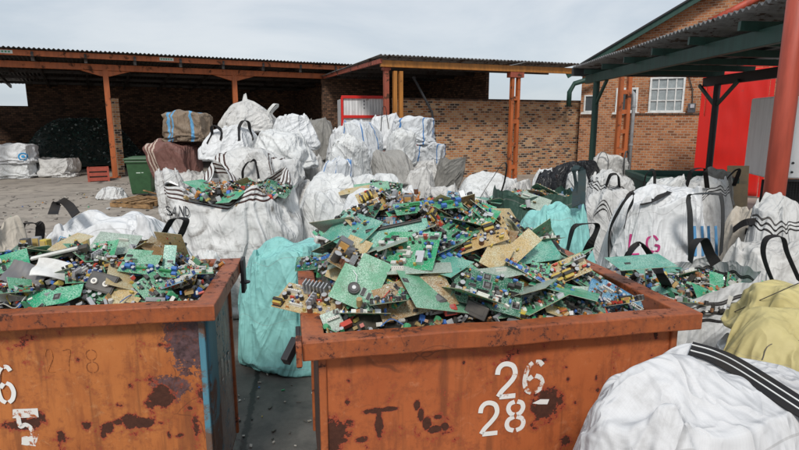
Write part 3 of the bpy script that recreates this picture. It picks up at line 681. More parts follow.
def sim(name, kind, seed, n=30, frames=26, shrink=-.14, pinrim=True, tall=1.22):
    rr = random.Random(seed)
    nz={'slump':16}.get(kind,n-4)
    top = kind!='open'
    v,f=boxgrid(n,nz,top)
    rest=list(v)
    def bodypos(p,s=1.0):
        x,y,z=p
        H={'slump':.45,'open':.92,'full':.9,'peak':.8,'tight':.95}[kind]
        zz=z*H
        if kind=='open':
            x2,y2=body_xy(x,y,z,seed,.5,.14)
        elif kind=='tight': x2,y2=body_xy(x,y,z,seed,.35,.06)
        else: x2,y2=body_xy(x,y,z,seed,.6,.14)
        r=math.hypot(x,y)
        dome={'full':.13,'peak':.4,'slump':.12,'open':.05,'tight':.07}[kind]
        if z>.6: zz+= dome*(math.cos(min(r/.75,1)*math.pi/2)**.8-.4)*((z-.6)/.4)
        if z>.6 and kind!='tight':
            q=1-({'full':.16,'peak':.3}.get(kind,.1))*((z-.6)/.4)**2; x2*=q;y2*=q
        zz+=.13*mn.noise(Vector((x*2.2+seed,y*2.2,z)))*z
        return (x2*s,y2*s,zz*(.5+.5*s) )
    # collider body
    vb,fb=boxgrid(14,12,True)
    me=bpy.data.meshes.new('b'); me.from_pydata([bodypos(p,.97) for p in vb],[],fb); body=bpy.data.objects.new('b',me); COL.objects.link(body)
    cm=body.modifiers.new('c','COLLISION'); body.collision.thickness_outer=.008; body.collision.cloth_friction=8
    # floor
    fl=bpy.data.meshes.new('f'); fl.from_pydata([(-4,-4,0),(4,-4,0),(4,4,0),(-4,4,0)],[],[(0,1,2,3)]); flo=bpy.data.objects.new('f',fl); COL.objects.link(flo)
    flo.modifiers.new('c','COLLISION'); flo.collision.cloth_friction=15;flo.collision.thickness_outer=.01
    # cloth
    pts=[]
    for p in v:
        q=bodypos(p,1.05); z=q[2]+.02
        if kind=='open': z=.02+p[2]*tall
        if kind=='slump': z+=.04
        nn=mn.noise_vector(Vector(p)*5+Vector((seed,0,0)))*.035
        pts.append((q[0]+nn.x,q[1]+nn.y,max(z+nn.z*(p[2]>.05),.012)))
    me=bpy.data.meshes.new(name); me.from_pydata(pts,[],f)
    ob=bpy.data.objects.new(name,me); COL.objects.link(ob)
    vg=ob.vertex_groups.new(name='pin')
    pins=[i for i,p in enumerate(v) if p[2]<1e-6]
    if kind=='peak':
        pk=[i for i,p in enumerate(v) if p[2]>.99 and math.hypot(p[0]-.05,p[1])<.06]
        for i in pk: me.vertices[i].co.z+=.18
        pins+=pk
    if kind in('full',):
        for c in ((-.42,-.42),(.42,.42),(-.42,.42),(.42,-.42)):
            if rr.random()<.6:
                pk=[i for i,p in enumerate(v) if p[2]>.99 and math.hypot(p[0]-c[0],p[1]-c[1])<.05]
                for i in pk: me.vertices[i].co.z+=.05
                pins+=pk
    if kind=='open' and pinrim:
        for c in ((-.5,-.5),(.5,.5),(-.5,.5),(.5,-.5)):
            pk=[i for i,p in enumerate(v) if p[2]>.99 and math.hypot(p[0]-c[0],p[1]-c[1])<.03]
            pins+=pk
    vg.add(pins,1,'REPLACE')
    m=ob.modifiers.new('cl','CLOTH'); s=m.settings
    s.quality=5; s.mass=.12; s.tension_stiffness=12; s.compression_stiffness=12; s.shear_stiffness=4; s.bending_stiffness=.15
    s.shrink_min=shrink; s.shrink_max=shrink; s.vertex_group_mass='pin'; s.air_damping=3
    s.tension_damping=8; s.compression_damping=8
    m.collision_settings.use_collision=True; m.collision_settings.distance_min=.008; m.collision_settings.collision_quality=2
    m.point_cache.frame_start=1; m.point_cache.frame_end=frames+1
    for fr in range(1,frames+1): sc.frame_set(fr)
    dg=bpy.context.evaluated_depsgraph_get()
    out=bpy.data.meshes.new_from_object(ob.evaluated_get(dg))
    at=out.attributes.new('rest','FLOAT_VECTOR','POINT')
    at.data.foreach_set('vector',np.array(rest,dtype=np.float32).ravel())
    for o in (ob,body,flo): bpy.data.objects.remove(o)
    sc.frame_set(1)
    return out
PROTO = {}
for key, kind, sd, kw in (('full_a', 'full', 1, dict(n=32)), ('full_b', 'full', 2, dict(n=32)), ('full_c', 'full', 9, dict(n=32, shrink=-.2)), ('open_a', 'open', 3, dict(n=36, tall=1.12)),
                          ('open_b', 'open', 8, dict(n=36, tall=1.05, pinrim=False)), ('slump_a', 'slump', 4, dict(n=34, shrink=-.22)), ('slump_b', 'slump', 7, dict(n=34, shrink=-.22)),
                          ('peak', 'peak', 5, dict(n=32)), ('tight', 'tight', 6, dict(n=28, shrink=-.08)), ('big', 'full', 12, dict(n=46, shrink=-.13)), ('big_slump', 'slump', 15, dict(n=44, shrink=-.16))):
    me_ = sim(key, kind, sd, **kw)
    co = np.empty(len(me_.vertices)*3, dtype=np.float32); me_.vertices.foreach_get('co', co); co = co.reshape(-1, 3)
    lo, hi = co.min(0), co.max(0); co = (co-lo)/(hi-lo)-np.array([.5, .5, 0]); me_.vertices.foreach_set('co', co.ravel().astype(np.float32))
    me_.polygons.foreach_set('use_smooth', np.ones(len(me_.polygons), dtype=bool))
    rs = np.empty(len(co)*3, dtype=np.float32); me_.attributes['rest'].data.foreach_get('vector', rs)
    PROTO[key] = (me_, co, rs.reshape(-1, 3))
BAGS = {}; bag_seed = [0]
def bag(key, label, proto, mat, u0, u1, vt, Y, vb=None, dr=.95, rot=0., cat='sack', name='bulk_bag', group='bulk bags', flat=None, hs=1.0, loops=(), z0=None, part='sack_body', dip=0.):
    bag_seed[0] += 1; sd = bag_seed[0]; rz = R(rot)
    uc = (u0+u1)/2; top = at(uc, vt, Y); z0 = z0 if z0 is not None else (0 if vb is None else max(at(uc, vb, Y).z, 0))
    W = (u1-u0)/FPX*Y*(1.16 if 6.3 < Y < 13 else 1.0); h = max(top.z-z0, .15)
    if vb is None and 7 < Y < 13 and h > 1.15*W: z0 += h-1.15*W; h = 1.15*W
    c, s = abs(math.cos(rz)), abs(math.sin(rz)); w = W/(c+s*dr)*1.02; d = w*dr
    t = thing(name, label, cat, (top.x, Y, z0), rz, group)
    me0, co, rs = PROTO[proto]; me = me0.copy(); me.name = name+'_cloth'
    v = co*np.array([w, d, h]); out = np.array([mn.noise_vector(Vector(p)*1.3+Vector((sd*5.1, sd*2.7, 0)))[:] for p in v])
    wz = np.clip(co[:, 2:3]*3, 0, 1); v = v+out*np.array([.09*w, .09*d, .06*h])*wz
    if 7.8 < Y < 12.5:
        rs_ = random.Random(sd*17); v[:, 0] += rs_.uniform(-.18, .18)*v[:, 2]; v[:, 1] += rs_.uniform(-.3, .05)*v[:, 2]
    if dip: v[:, 2] *= 1-dip*np.clip(-v[:, 1]/d*2.4, 0, 1)*np.clip(co[:, 2]*1.4-.3, 0, 1)
    me.vertices.foreach_set('co', v.ravel().astype(np.float32)); me.materials.clear(); me.materials.append(mat); me.update()
    o = link(part, me, t)
    if Y < 6.5: sb = o.modifiers.new('smooth', 'SUBSURF'); sb.levels = 0; sb.render_levels = 1
    M = Matrix.Translation((top.x, Y, z0)) @ Matrix.Rotation(rz, 4, 'Z')
    bvh = BVHTree.FromPolygons([M @ Vector(p) for p in v], [p.vertices[:] for p in me.polygons])
    BAGS[key] = dict(t=t, M=M, Mi=M.inverted(), bvh=bvh, v=v, rs=rs, w=w, d=d, h=h)
    for lp in loops: auto_loop(key, *lp)
    return t
def surf(key, u, v, off=.008, Y=None):
    """point on the sack's front where this spot of it is measured; falls back to depth Y"""
    B = BAGS[key]; d = ray(u, v).normalized(); hit = B['bvh'].ray_cast(CAM, d)
    if hit[0] is None: return at(u, v, Y if Y else B['M'].translation.y-B['d']*.4)
    n = hit[1] if hit[1].dot(d) < 0 else -hit[1]
    return hit[0]+n*off
def auto_loop(key, r1, r2, hgt=.25, w=.07, col=(.02, .02, .022), lean=(0, 0)):
    B = BAGS[key]
    def near(r):
        i = int(((B['rs']-np.array(r))**2).sum(1).argmin()); return Vector(B['v'][i])
    def outw(p): q = Vector((p.x/B['w'], p.y/B['d'], 0)); return q.normalized() if q.length > 0 else q
    p1, p1b = near(r1), near((r1[0], r1[1], r1[2]-.22)); p2, p2b = near(r2), near((r2[0], r2[1], r2[2]-.22))
    for p in (p1b, p2b): p += outw(p)*.012
    p1 = p1+outw(p1)*.01; p2 = p2+outw(p2)*.01
    L = Vector((lean[0], lean[1], 0)); a = p1.lerp(p2, .22)+Vector((0, 0, hgt*.85))+L*.7; b = p1.lerp(p2, .78)+Vector((0, 0, hgt*.8))+L; c = p1.lerp(p2, .5)+Vector((0, 0, hgt*1.02))+L
    m = MB(); ribbon(m, [p1b, p1, a, c, b, p2, p2b], w, .008, col, side=(p1-p2).cross(Vector((0, 0, 1)))); m.build('handle', STRAP, B['t'], smooth=False)
def strap(key, pts, w=.07, col=(.02, .02, .022), side=(.35, 1, .1), Y=None, name='handle', th=.009):
    """webbing strap; each point is (u, v) on the sack or (u, v, Y) in the air"""
    B = BAGS[key]; P = [surf(key, *p, Y=Y) if len(p) == 2 else at(*p) for p in pts]; P = [B['Mi'] @ p for p in P]
    if name == 'handle': w *= .86; P = [P[0]]+[q+Vector((random.uniform(-1, 1), random.uniform(-1, 1), random.uniform(-1, 1)))*.018 for q in P[1:-1]]+[P[-1]]; th = .005
    m = MB(); s0 = Vector(side); ribbon(m, P, w, th, col, sides=(s0, s0+Vector((random.uniform(-.9, .9), random.uniform(-.5, .5), random.uniform(-.9, .9))))); return m.build(name, STRAP, B['t'])

DK = (.02, .02, .022)
# ------------------------------------------------------------------ the heap of sacks in the middle
L2 = [((-.45, -.45, .98), (.1, -.5, .98), .22)]
bag('peak', 'dusty white sack with a peaked knotted top, highest of the whole heap', 'peak', BAG_GREYW, 216, 274, 93, 10.3, 133, rot=15, loops=[((.48, -.3, .85), (.48, .0, .85), .16, .05, (.6, .6, .58), (.12, -.1))])
bag('brown', 'brown sack with light blue stripes at the left end of the heap', 'tight', BAG_BROWN, 164, 210, 110, 10.0, 141, rot=6)
bag('maroon', 'maroon sack with pale stripes under the brown blue striped sack', 'tight', BAG_MAROON, 159, 201, 137, 9.9, None, rot=-8)
bag('loops', 'white sack with two black loops below the peaked sack', 'full_b', BAG_CLEAN, 199, 258, 124, 9.3, 160, rot=-10, loops=[((-.3, -.5, .98), (.0, -.5, .98), .12, .06, DK, (0, -.1)), ((.4, -.5, .95), (.5, -.1, .95), .15, .06, DK, (.05, -.05))])
bag('r1', 'pale bluish white sack topping the heap right of the peaked sack', 'full_a', BAG_CLEAN, 268, 322, 112, 10.2, 150, rot=30)
bag('r2', 'broad white sack bulging below the pale bluish sack', 'full_c', BAG_WHITE, 252, 320, 128, 9.3, 168, rot=-20)
bag('stripeflat', 'flattened sack with dark stripes folded above the scrap filled sand sack', 'slump_a', BAG_XSTRIPE, 188, 304, 146, 8.7, None, dr=.7, rot=-6, loops=[((-.1, -.5, .98), (.15, -.5, .98), .14, .06, DK, (0, -.1))])
bag('tightblue', 'square tight white sack with blue seams at the right top of the heap', 'tight', BAG_BLUE, 394, 437, 115, 11.2, 144, rot=-12)
bag('tightblue2', 'square white sack with a blue seam directly under the square blue seamed one', 'tight', BAG_BLUE, 412, 442, 140, 11.2, None, rot=-12)
bag('mid1', 'white sack with a dark loop standing left of the square blue seamed sack', 'full_b', BAG_CLEAN, 364, 404, 112, 11.4, 150, rot=22, loops=[((-.3, -.5, .98), (-.05, -.5, .98), .26, .06, DK)])
bag('mid2', 'round white sack with a thin blue line high in the heap centre', 'full_a', BAG_BLUE, 338, 388, 119, 10.2, 162, rot=-25)
bag('mid5', 'pale sack half covering the white box body at the back of the heap', 'full_c', BAG_CLEAN, 322, 366, 126, 10.9, 165, rot=28)
bag('mid3', 'limp crumpled white sack slipping down the heap centre', 'full_c', BAG_WHITE, 318, 374, 134, 9.2, 196, rot=40, dr=.8)
bag('mid4', 'small rumpled sack tucked beside the square blue seamed sack', 'full_c', BAG_WHITE, 382, 416, 128, 10.4, 165, rot=10)
bag('ash', 'ash grey sack lying slanted in the heap above the board topped sack', 'slump_b', BAG_ASH, 366, 424, 149, 9.4, 183, rot=-30, dr=.8)
bag('tarp', 'grey open sack with sagging rim at the right end of the heap', 'open_b', BAG_GREY, 426, 458, 156, 10.2, None, rot=14)
bag('wide1', 'white sack with a blue line at mid heap right of the sand sack', 'full_a', BAG_BLUE, 303, 352, 156, 8.2, None, rot=35)
bag('wide2', 'large slouched white sack with loose green boards on its top', 'slump_b', BAG_WHITE, 328, 424, 172, 7.6, None, dr=.8, rot=8)
bag('wide3', 'creased white sack wedged between the ash grey and grey open sacks', 'full_b', BAG_GREYW, 396, 436, 164, 9.2, None, rot=-15)
bag('greyrag', 'dusty grey sack half hidden in the dark behind the heap', 'full_b', BAG_GREY, 303, 336, 117, 12.6, None, rot=10)
# lower sacks on the ground that carry the heap
for k, (x, y, w_, h_, rot, pr, lab) in enumerate((
        (-3.55, 9.7, 1.25, 1.15, 10, 'full_a', 'low sack carrying the maroon sack'), (-2.5, 8.9, 1.3, 1.2, -15, 'full_b', 'low sack under the flattened striped sack'),
        (-1.4, 8.6, 1.3, 1.1, 25, 'full_c', 'low dusty sack right of the flattened striped sack'), (-3.0, 10.8, 1.3, 1.45, 5, 'full_a', 'low sack carrying the peaked sack'),
        (-1.8, 10.4, 1.35, 1.4, 12, 'full_b', 'low sack carrying the pale bluish sack'), (-.6, 10.2, 1.35, 1.35, -8, 'full_a', 'low sack carrying the round blue lined sack'),
        (-.75, 8.9, 1.3, 1.0, 20, 'full_c', 'low sack under the limp crumpled sack'), (.45, 10.6, 1.3, 1.3, -12, 'full_b', 'low sack carrying the small rumpled sack'),
        (.1, 9.5, 1.25, .95, 14, 'full_a', 'low sack carrying the ash grey sack'), (-.2, 11.6, 1.3, 1.35, 33, 'full_c', 'low sack carrying the white sack with one standing loop'))):
    bag_seed[0] += 0
    bag('low%d' % k, lab+', mostly hidden in the heap', pr, BAG_GREYW, 399.5+FPX*(x-w_*.43)/y, 399.5+FPX*(x+w_*.43)/y, 120+FPX*(HC-h_)/y*1.02, y, None, rot=rot)
# the scrap-filled sand sack
bag('sand', 'huge dirty white sack lettered SAND and heaped with circuit boards', 'open_a', BAG_SAND, 148, 318, 162, 6.0, None, dr=.85, rot=-10, dip=.17)
bag('sandfold', 'small crumpled white sack end at the foot of the sand sack', 'slump_a', BAG_WHITE, 190, 232, 252, 5.0, None, rot=30)
bag('sidewhite', 'white sack corner squeezed between the sand sack and the board heap', 'slump_b', BAG_WHITE, 288, 376, 188, 6.5, None, rot=10)
bag('mid_low', 'white sack with an olive seam in front of the slouched sack', 'slump_a', BAG_CLEAN, 322, 415, 187, 6.2, None, dr=.7, rot=-5)
bag('c1', 'bulging white sack right behind the board heap at its left', 'slump_a', BAG_WHITE, 288, 376, 172, 7.4, None, rot=18)
bag('c2', 'bulging white sack right behind the peak of the board heap', 'full_c', BAG_CLEAN, 356, 432, 180, 7.0, None, rot=-12)
bag('c3', 'small white sack at the right foot of the heap by the grey open sack', 'full_b', BAG_GREYW, 424, 470, 180, 8.4, None, rot=24)
# ------------------------------------------------------------------ left side
bag('left', 'big white sack with black loops behind the left bin', 'big', BAG_CLEAN, 22, 212, 206, 4.25, None, dr=.55, rot=2)
strap('left', [(53, 214), (55, 203, 4.1), (63, 198, 4.1), (71, 203, 4.1), (76, 215)], .075)
strap('left', [(20, 232, 3.9), (22, 224, 3.85), (30, 222, 3.85), (36, 228, 3.85), (39, 244, 3.9)], .07)
strap('left', [(155, 248), (166, 234, 3.75), (173, 219, 3.72), (182, 217, 3.72), (185, 227, 3.72), (174, 237, 3.75), (161, 240)], .07)
bag('leftbeige', 'beige dusty sack at the left edge behind the left bin', 'slump_b', BAG_BEIGE, -40, 46, 219, 3.75, None, rot=20)
bag('shed1', 'white sack with a blue ring badge, upper of the pair inside the left shed', 'tight', BAG_CLEAN, -2, 37, 142, 19.6, 163, dr=.8, rot=8)
bag('shed2', 'white sack, lower of the stacked pair inside the left shed', 'tight', BAG_WHITE, -2, 38, 160, 19.6, None, dr=.8, rot=8)
bag('shed3', 'wide low grey white sack beside the stacked pair inside the left shed', 'open_b', BAG_GREYW, 37, 77, 157, 20.0, None, dr=.7, rot=0)
bag('ground', 'striped sack lying flat on the concrete beside the wheelie bin', 'slump_a', BAG_XSTRIPE, 94, 128, 187, 14.3, None, dr=.8, rot=15)
bag('cornerw', 'striped white sack corner between the wheelie bin and the sand sack', 'full_a', BAG_XSTRIPE, 156, 196, 168, 8.6, None, rot=25)
# ------------------------------------------------------------------ turquoise sacks
bag('teal1', 'turquoise sack squeezed between the two orange bins', 'big', BAG_TEAL, 226, 352, 238, 4.45, None, dr=.85, rot=-12)
bag('teal2', 'turquoise sack with a dark loop behind the right bin', 'full_a', BAG_TEAL, 506, 610, 199, 4.75, None, dr=.9, rot=12)
strap('teal2', [(567, 250), (575, 230, 4.15), (587, 222, 4.12), (598, 227, 4.12), (592, 244, 4.15), (582, 260)], .075)
strap('teal2', [(576, 206), (575, 188, 4.9), (575, 172, 5.0), (580, 172, 5.0), (582, 204)], .08, (.03, .05, .055))
# ------------------------------------------------------------------ middle distance
bag('flatw', 'flat white sack spread in front of the mottled wall', 'slump_a', BAG_WHITE, 446, 516, 171, 9.6, None, dr=.8, rot=-10)
bag('fill1', 'low white sack at the foot of the orange lattice post', 'slump_b', BAG_GREYW, 494, 545, 178, 9.0, None, dr=.8, rot=20)
bag('fill2', 'crumpled white sack in front of the flat white sack by the wall', 'full_c', BAG_WHITE, 450, 500, 184, 7.6, None, rot=-25)
bag('blk1', 'glossy black plastic sheeting heaped against the mottled wall', 'slump_b', BAG_DARK, 534, 600, 160, 10.6, None, dr=.7, rot=8, cat='sheeting', name='plastic_sheeting', group='black sheeting', part='sheet')
bag('blk2', 'black plastic bag crumpled in front of the black sheeting', 'full_c', BAG_DARK, 524, 566, 170, 8.6, None, dr=.8, rot=40, cat='bag', name='plastic_bag', group='black sheeting')
bag('smallw', 'small white bundle left of the black sheeting by the wall', 'full_b', BAG_WHITE, 533, 553, 167, 9.4, None, rot=12)
bag('smallw2', 'small white bundle right of the black sheeting by the green post', 'full_a', BAG_WHITE, 566, 594, 170, 9.0, None, rot=-20)
bag('scrapbag', 'dark green open sack of mixed scrap in front of the black bag', 'open_b', BAG_GREEN, 488, 574, 186, 6.4, None, dr=.8, rot=5)
strap('scrapbag', [(480, 198, 6.0), (490, 182, 6.0), (503, 165, 6.1), (507, 164, 6.1), (506, 180, 6.2), (500, 196, 6.2)], .08)
bag('bluebag', 'blue grey sack edge beside the dark green scrap sack', 'full_a', m_bag('slate_blue_sack', (.1, .19, .27), dirt=.3), 548, 592, 189, 6.6, None, rot=-14)
bag('gstack', 'grey white sack with wire loop ties standing by the green post', 'tight', BAG_GREYW, 594, 633, 151, 11.0, None, rot=-10, loops=[((-.4, -.5, .98), (-.1, -.5, .98), .2, .03, (.1, .1, .1)), ((.35, -.5, .98), (.5, -.2, .98), .2, .03, (.1, .1, .1))])
bag('rowa', 'wide white sack with a dark loop right of the green post', 'full_c', BAG_STRIPE, 580, 642, 168, 8.0, None, rot=15)
strap('rowa', [(606, 186), (609, 176, 7.4), (614, 173, 7.4), (618, 176, 7.4), (619, 187)], .07)
bag('rowlow', 'dusty striped sack sagging below the wide sack by the green post', 'slump_b', BAG_STRIPE, 574, 646, 188, 7.0, None, rot=-6)
bag('rowb', 'white sack with dark loops in the row before the orange brick wall', 'full_b', BAG_WHITE, 638, 692, 172, 8.2, None, rot=-18)
strap('rowb', [(643, 190), (647, 176, 7.6), (652, 169, 7.6), (656, 174, 7.6), (655, 186)], .07)
bag('rowc', 'rounded white sack with a square dark loop in front of the green skip', 'full_a', BAG_STRIPE, 676, 736, 175, 7.6, None, rot=12)
strap('rowc', [(687, 186), (690, 172, 7.1), (694, 168, 7.1), (705, 169, 7.1), (707, 173, 7.1), (707, 188)], .07)
bag('rowd', 'grey black sack with a strap beside the mesh cage', 'tight', BAG_GREY, 706, 738, 166, 8.8, None, rot=-22)
strap('rowd', [(721, 192), (727, 180, 8.2), (735, 170, 8.2), (738, 172, 8.2), (733, 186)], .07)
# ------------------------------------------------------------------ right side
bag('lg', 'big upright white sack marked with pink letters behind the right bin', 'big', BAG_CLEAN, 602, 724, 180, 5.5, None, dr=.8, rot=8)
strap('lg', [(609, 262), (611, 232), (622, 204, 4.95), (631, 194, 4.95), (635, 199, 4.95), (628, 214), (624, 228)], .085)
strap('lg', [(691, 252), (688, 216, 4.92), (688, 199, 4.9), (693, 195, 4.9), (714, 194, 4.9), (720, 199, 4.9), (722, 226, 4.92), (721, 254)], .075, (.05, .055, .06), side=(1, .3, 0))
strap('lg', [(640, 204), (652, 200), (668, 192)], .09, DK)
for k in range(4):
    strap('lg', [(694+k*7.2, 226), (694.6+k*7.2, 240), (695+k*7.2, 256)], .026, (.1, .3, .55), side=(1, 0, 0), name='blue_stripe', th=.004)
surf_up = lambda q: (q[0]+3, q[1]-6)
for pts in ([(628, 240), (627, 250), (627, 259), (636, 260)], [(655, 246), (651, 242), (645, 244), (643, 251), (647, 257), (654, 257), (656, 252), (651, 251)]):
    strap('lg', [surf_up(q) for q in pts], .02, (.5, .05, .2), side=(.9, -.3, .5), name='pink_letter', th=.006)
bag('boards', 'open white striped sack full of teal boards beside the right bin', 'open_b', BAG_STRIPE, 572, 778, 264, 3.75, None, dr=.8, rot=10)
strap('boards', [(623, 276), (629, 258, 3.3), (636, 244, 3.3), (643, 244, 3.3), (654, 262, 3.3), (663, 277, 3.2), (669, 291)], .075)
strap('boards', [(690, 262, 3.9), (694, 246, 3.9), (702, 240, 3.95), (708, 252, 3.95), (716, 264, 3.9)], .1)
bag('farr1', 'white sack with faint print slumped at the foot of the red pole', 'full_c', BAG_STRIPE, 738, 830, 192, 5.4, None, dr=.9, rot=25)
bag('farr2', 'beige crumpled sack lying before the mesh cage', 'slump_a', BAG_BEIGE, 718, 770, 205, 6.0, None, rot=-15)
strap('farr2', [(733, 230), (744, 222, 5.4), (760, 220, 5.4), (771, 226, 5.4), (760, 231), (745, 231)], .08, side=(0, .3, 1))
bag('farr3', 'torn white sack with black loop at the right edge above the yellow sacks', 'full_b', BAG_GREYW, 724, 822, 232, 4.6, None, rot=12)
strap('farr3', [(781, 300, 3.9), (768, 272, 3.85), (761, 250, 3.85), (767, 237, 3.85), (780, 236, 3.85), (789, 254, 3.85), (800, 282, 3.9)], .085)
bag('fore', 'large crisp white sack with a black striped band filling the right foreground', 'big', BAG_FORE, 512, 920, 347, 1.68, None, dr=.72, rot=14, loops=())
bag('yel1', 'upper yellow sack folded over at the right edge', 'slump_b', BAG_YELLOW, 720, 870, 280, 2.62, 336, dr=.9, rot=-20)
bag('yel2', 'lower yellow sack lying on the white foreground sack', 'slump_a', BAG_YELLOW, 700, 880, 310, 2.3, 396, dr=.8, rot=25)
bag('yelbase', 'white sack beneath the yellow sacks right of the right bin', 'full_c', BAG_WHITE, 690, 850, 330, 2.75, None, dr=.8, rot=5)
# black band with two white lines across the foreground sack
B = BAGS['fore']; path = [(690, 352), (712, 359), (740, 374), (800, 411), (812, 418)]
P = [B['Mi'] @ surf('fore', *p, off=.018) for p in path]
m = MB(); ribbon(m, P, .07, .004, DK, side=B['Mi'].to_3x3() @ Vector((.5, .75, .35))); bd = m.build('woven_band', STRAP, B['t'])
m = MB()
for off in (-.014, .017):
    sd_ = (B['Mi'].to_3x3() @ Vector((.5, .75, .35))).normalized(); ribbon(m, [p+sd_*off+B['Mi'].to_3x3() @ Vector((0, -.003, .003)) for p in P], .004, .003, (.7, .7, .68), side=sd_)
m.build('white_line', STRAP, bd)
# dark seams on the foreground and yellow sacks
for key, pts in (('yel2', [(762, 360), (770, 345), (799, 341)]), ('yel1', [(735, 312), (760, 300), (799, 283)])):
    B_ = BAGS[key]; m = MB(); m.tube(smooth_path([B_['Mi'] @ surf(key, *p, off=.003) for p in pts], 6), .0022, 4, (.12, .11, .1)); m.build('seam', STRAP, B_['t'])
# lettering on sacks
def letters(key, text, u0, u1, v0, v1, mat, col, skew=0.):
    cu = bpy.data.curves.new('t', 'FONT'); cu.body = text; cu.resolution_u = 3; to = bpy.data.objects.new('t', cu); COL.objects.link(to)
    dg = bpy.context.evaluated_depsgraph_get(); me = bpy.data.meshes.new_from_object(to.evaluated_get(dg)); bpy.data.objects.remove(to)
    bm = bmesh.new(); bm.from_mesh(me); bmesh.ops.triangulate(bm, faces=bm.faces[:]); bmesh.ops.subdivide_edges(bm, edges=bm.edges[:], cuts=1, use_grid_fill=True)
    xs = [v.co.x for v in bm.verts]; ys = [v.co.y for v in bm.verts]; x0, x1, y0, y1 = min(xs), max(xs), min(ys), max(ys); m = MB(); Bk = BAGS[key]
    bm.verts.ensure_lookup_table(); vs = []; q00, q10, q01, q11 = [surf(key, a_, b_, off=.022) for a_, b_ in ((u0, v1), (u1, v1+skew), (u0, v0), (u1, v0+skew))]
    for v in bm.verts:
        a = (v.co.x-x0)/(x1-x0); b = (v.co.y-y0)/(y1-y0); pp = (q00.lerp(q10, a)).lerp(q01.lerp(q11, a), b); ss = surf(key, u0+(u1-u0)*a, v1+(v0-v1)*b+skew*a, off=.018)
        vs.append(Bk['Mi'] @ (ss if (ss-CAM).length < (pp-CAM).length else pp))
    m.add(vs, [tuple(q.index for q in f.verts) for f in bm.faces], col); bm.free(); bpy.data.meshes.remove(me)
    return m.build('printed_letter', mat, Bk['t'])
for k, ch in enumerate('SAND'): letters('sand', ch, 167+k*6.1, 172+k*6.1, 205+k*.4, 215.5+k*.4, PRINT, (.03, .03, .035), 1)
# blue ring badge
m = MB(); Bk = BAGS['shed1']; cu_, cv_ = 23, 156.5
for k in range(20):
    for (ra, rb) in ((3.6, 5.0), (0, 1.8)):
        a, b = k/20*2*math.pi, (k+1)/20*2*math.pi
        q = [Bk['Mi'] @ surf('shed1', cu_+r*math.cos(t), cv_+r*.8*math.sin(t), off=.02) for (r, t) in ((ra, a), (rb, a), (rb, b), (ra, b))]
        m.add(q, [(0, 1, 2, 3)], (.04, .3, .6))
m.build('ring_badge', PRINT, Bk['t'])
# ================================================================== ORANGE BINS
ZR = 1.2
def frame(O, ang): return Matrix.Translation(O) @ Matrix.Rotation(ang, 4, 'Z')
FLr, FRr = atz(302, 343, ZR), atz(703, 313, ZR)
ANG_R = math.atan2(FRr.y-FLr.y, FRr.x-FLr.x); L_R = (FRr-FLr).length; D_R = 1.30
FR_R = frame(Vector((FLr.x, FLr.y, 0)), ANG_R)
FRl = atz(214, 305, ZR); ANG_L = math.atan2(.135, .99); L_L = 1.67; D_L = .86
Ol = Vector((FRl.x, FRl.y, 0))-Vector((math.cos(ANG_L), math.sin(ANG_L), 0))*L_L
FR_L = frame(Ol, ANG_L)
INS = .075
def px_panel(F, u, v, y=INS):
    """pixel to the front panel's own x, z"""
    Fi = F.inverted(); o = Fi @ CAM; d = Fi.to_3x3() @ ray(u, v); t = (y-o.y)/d.y; p = o+d*t; return p.x, p.z
def px_side(F, u, v, x):
    Fi = F.inverted(); o = Fi @ CAM; d = Fi.to_3x3() @ ray(u, v); t = (x-o.x)/d.x; p = o+d*t; return p.y, p.z
def blobs(F, lst):
    out = []
    for (u, v, ru, rv, w) in lst:
        x, z = px_panel(F, u, v); x2, _ = px_panel(F, u+ru, v); _, z2 = px_panel(F, u, v+rv); out.append((x, z, abs(x2-x), abs(z-z2), w))
    return out
RB = blobs(FR_R, [(545, 406, 22, 26, .55), (533, 425, 10, 12, .3), (329, 436, 28, 26, .48), (348, 422, 10, 8, .3), (379, 422, 5.175, 18.4, 0.7), (372, 411, 16.099999999999998, 4.6, 0.7), (390, 409, 10.35, 3.4499999999999997, 0.7),
                  (417, 405, 4.6, 8.049999999999999, 0.7), (421, 414, 4.6, 9.2, 0.7), (427, 424, 5.75, 8.049999999999999, 0.7), (435, 430, 9.2, 4.6, 0.7), (445, 427, 4.6, 4.6, 0.7), (438, 418, 7, 3, .3), (349, 381, 4, 4, .4), (347, 402, 4, 5, .4), (316, 384, 3, 11, .32),
                  (464, 363, 3, 4, .42), (310, 362, 12, 6, .32), (652, 356, 4, 5, .42), (596, 378, 3, 5, .42), (598, 390, 3, 4, .4), (568, 379, 4, 4, .38), (553, 402, 14, 16, .38), (567, 440, 9, 8, .38), (656, 333, 3, 8, .45), (310, 430, 8, 30, .25),
                  (545, 360, 8, 4, .3), (566, 367, 4, 3, .3), (575, 403, 4, 4, .3), (360, 440, 10, 5, .35)])
LB = blobs(FR_L, [(161, 397, 19, 13, .55), (150, 404, 10, 6, .34), (130, 421, 12, 9, .6), (108, 428, 9, 9, .6), (118, 423, 10, 5, .4), (143, 423, 15, 6, .6), (104, 434, 5, 6, .36), (87, 426, 7, 7, .42), (24, 424, 28, 10, .55), (40, 418, 8, 8, .36),
                  (169, 436, 4, 6, .38), (180, 436, 7, 4, .4), (190, 409, 4, 4, .35), (60, 420, 8, 6, .22), (60, 435, 10, 12, .24), (200, 395, 7, 12, .32), (160, 345, 14, 4, .3), (196, 430, 6, 40, .25), (120, 405, 16, 5, .22), (130, 385, 5, 5, .2), (78, 360, 5, 5, .2)])
LP = blobs(FR_L, [(187, 345, 38, 56, 0), (190, 320, 30, 30, 0), (172, 388, 32, 22, 0)])
OR = (.50, .155, .036)
BIN_R = m_bin('worn_orange_paint', (.46, .13, .043), RB, amount=.335)
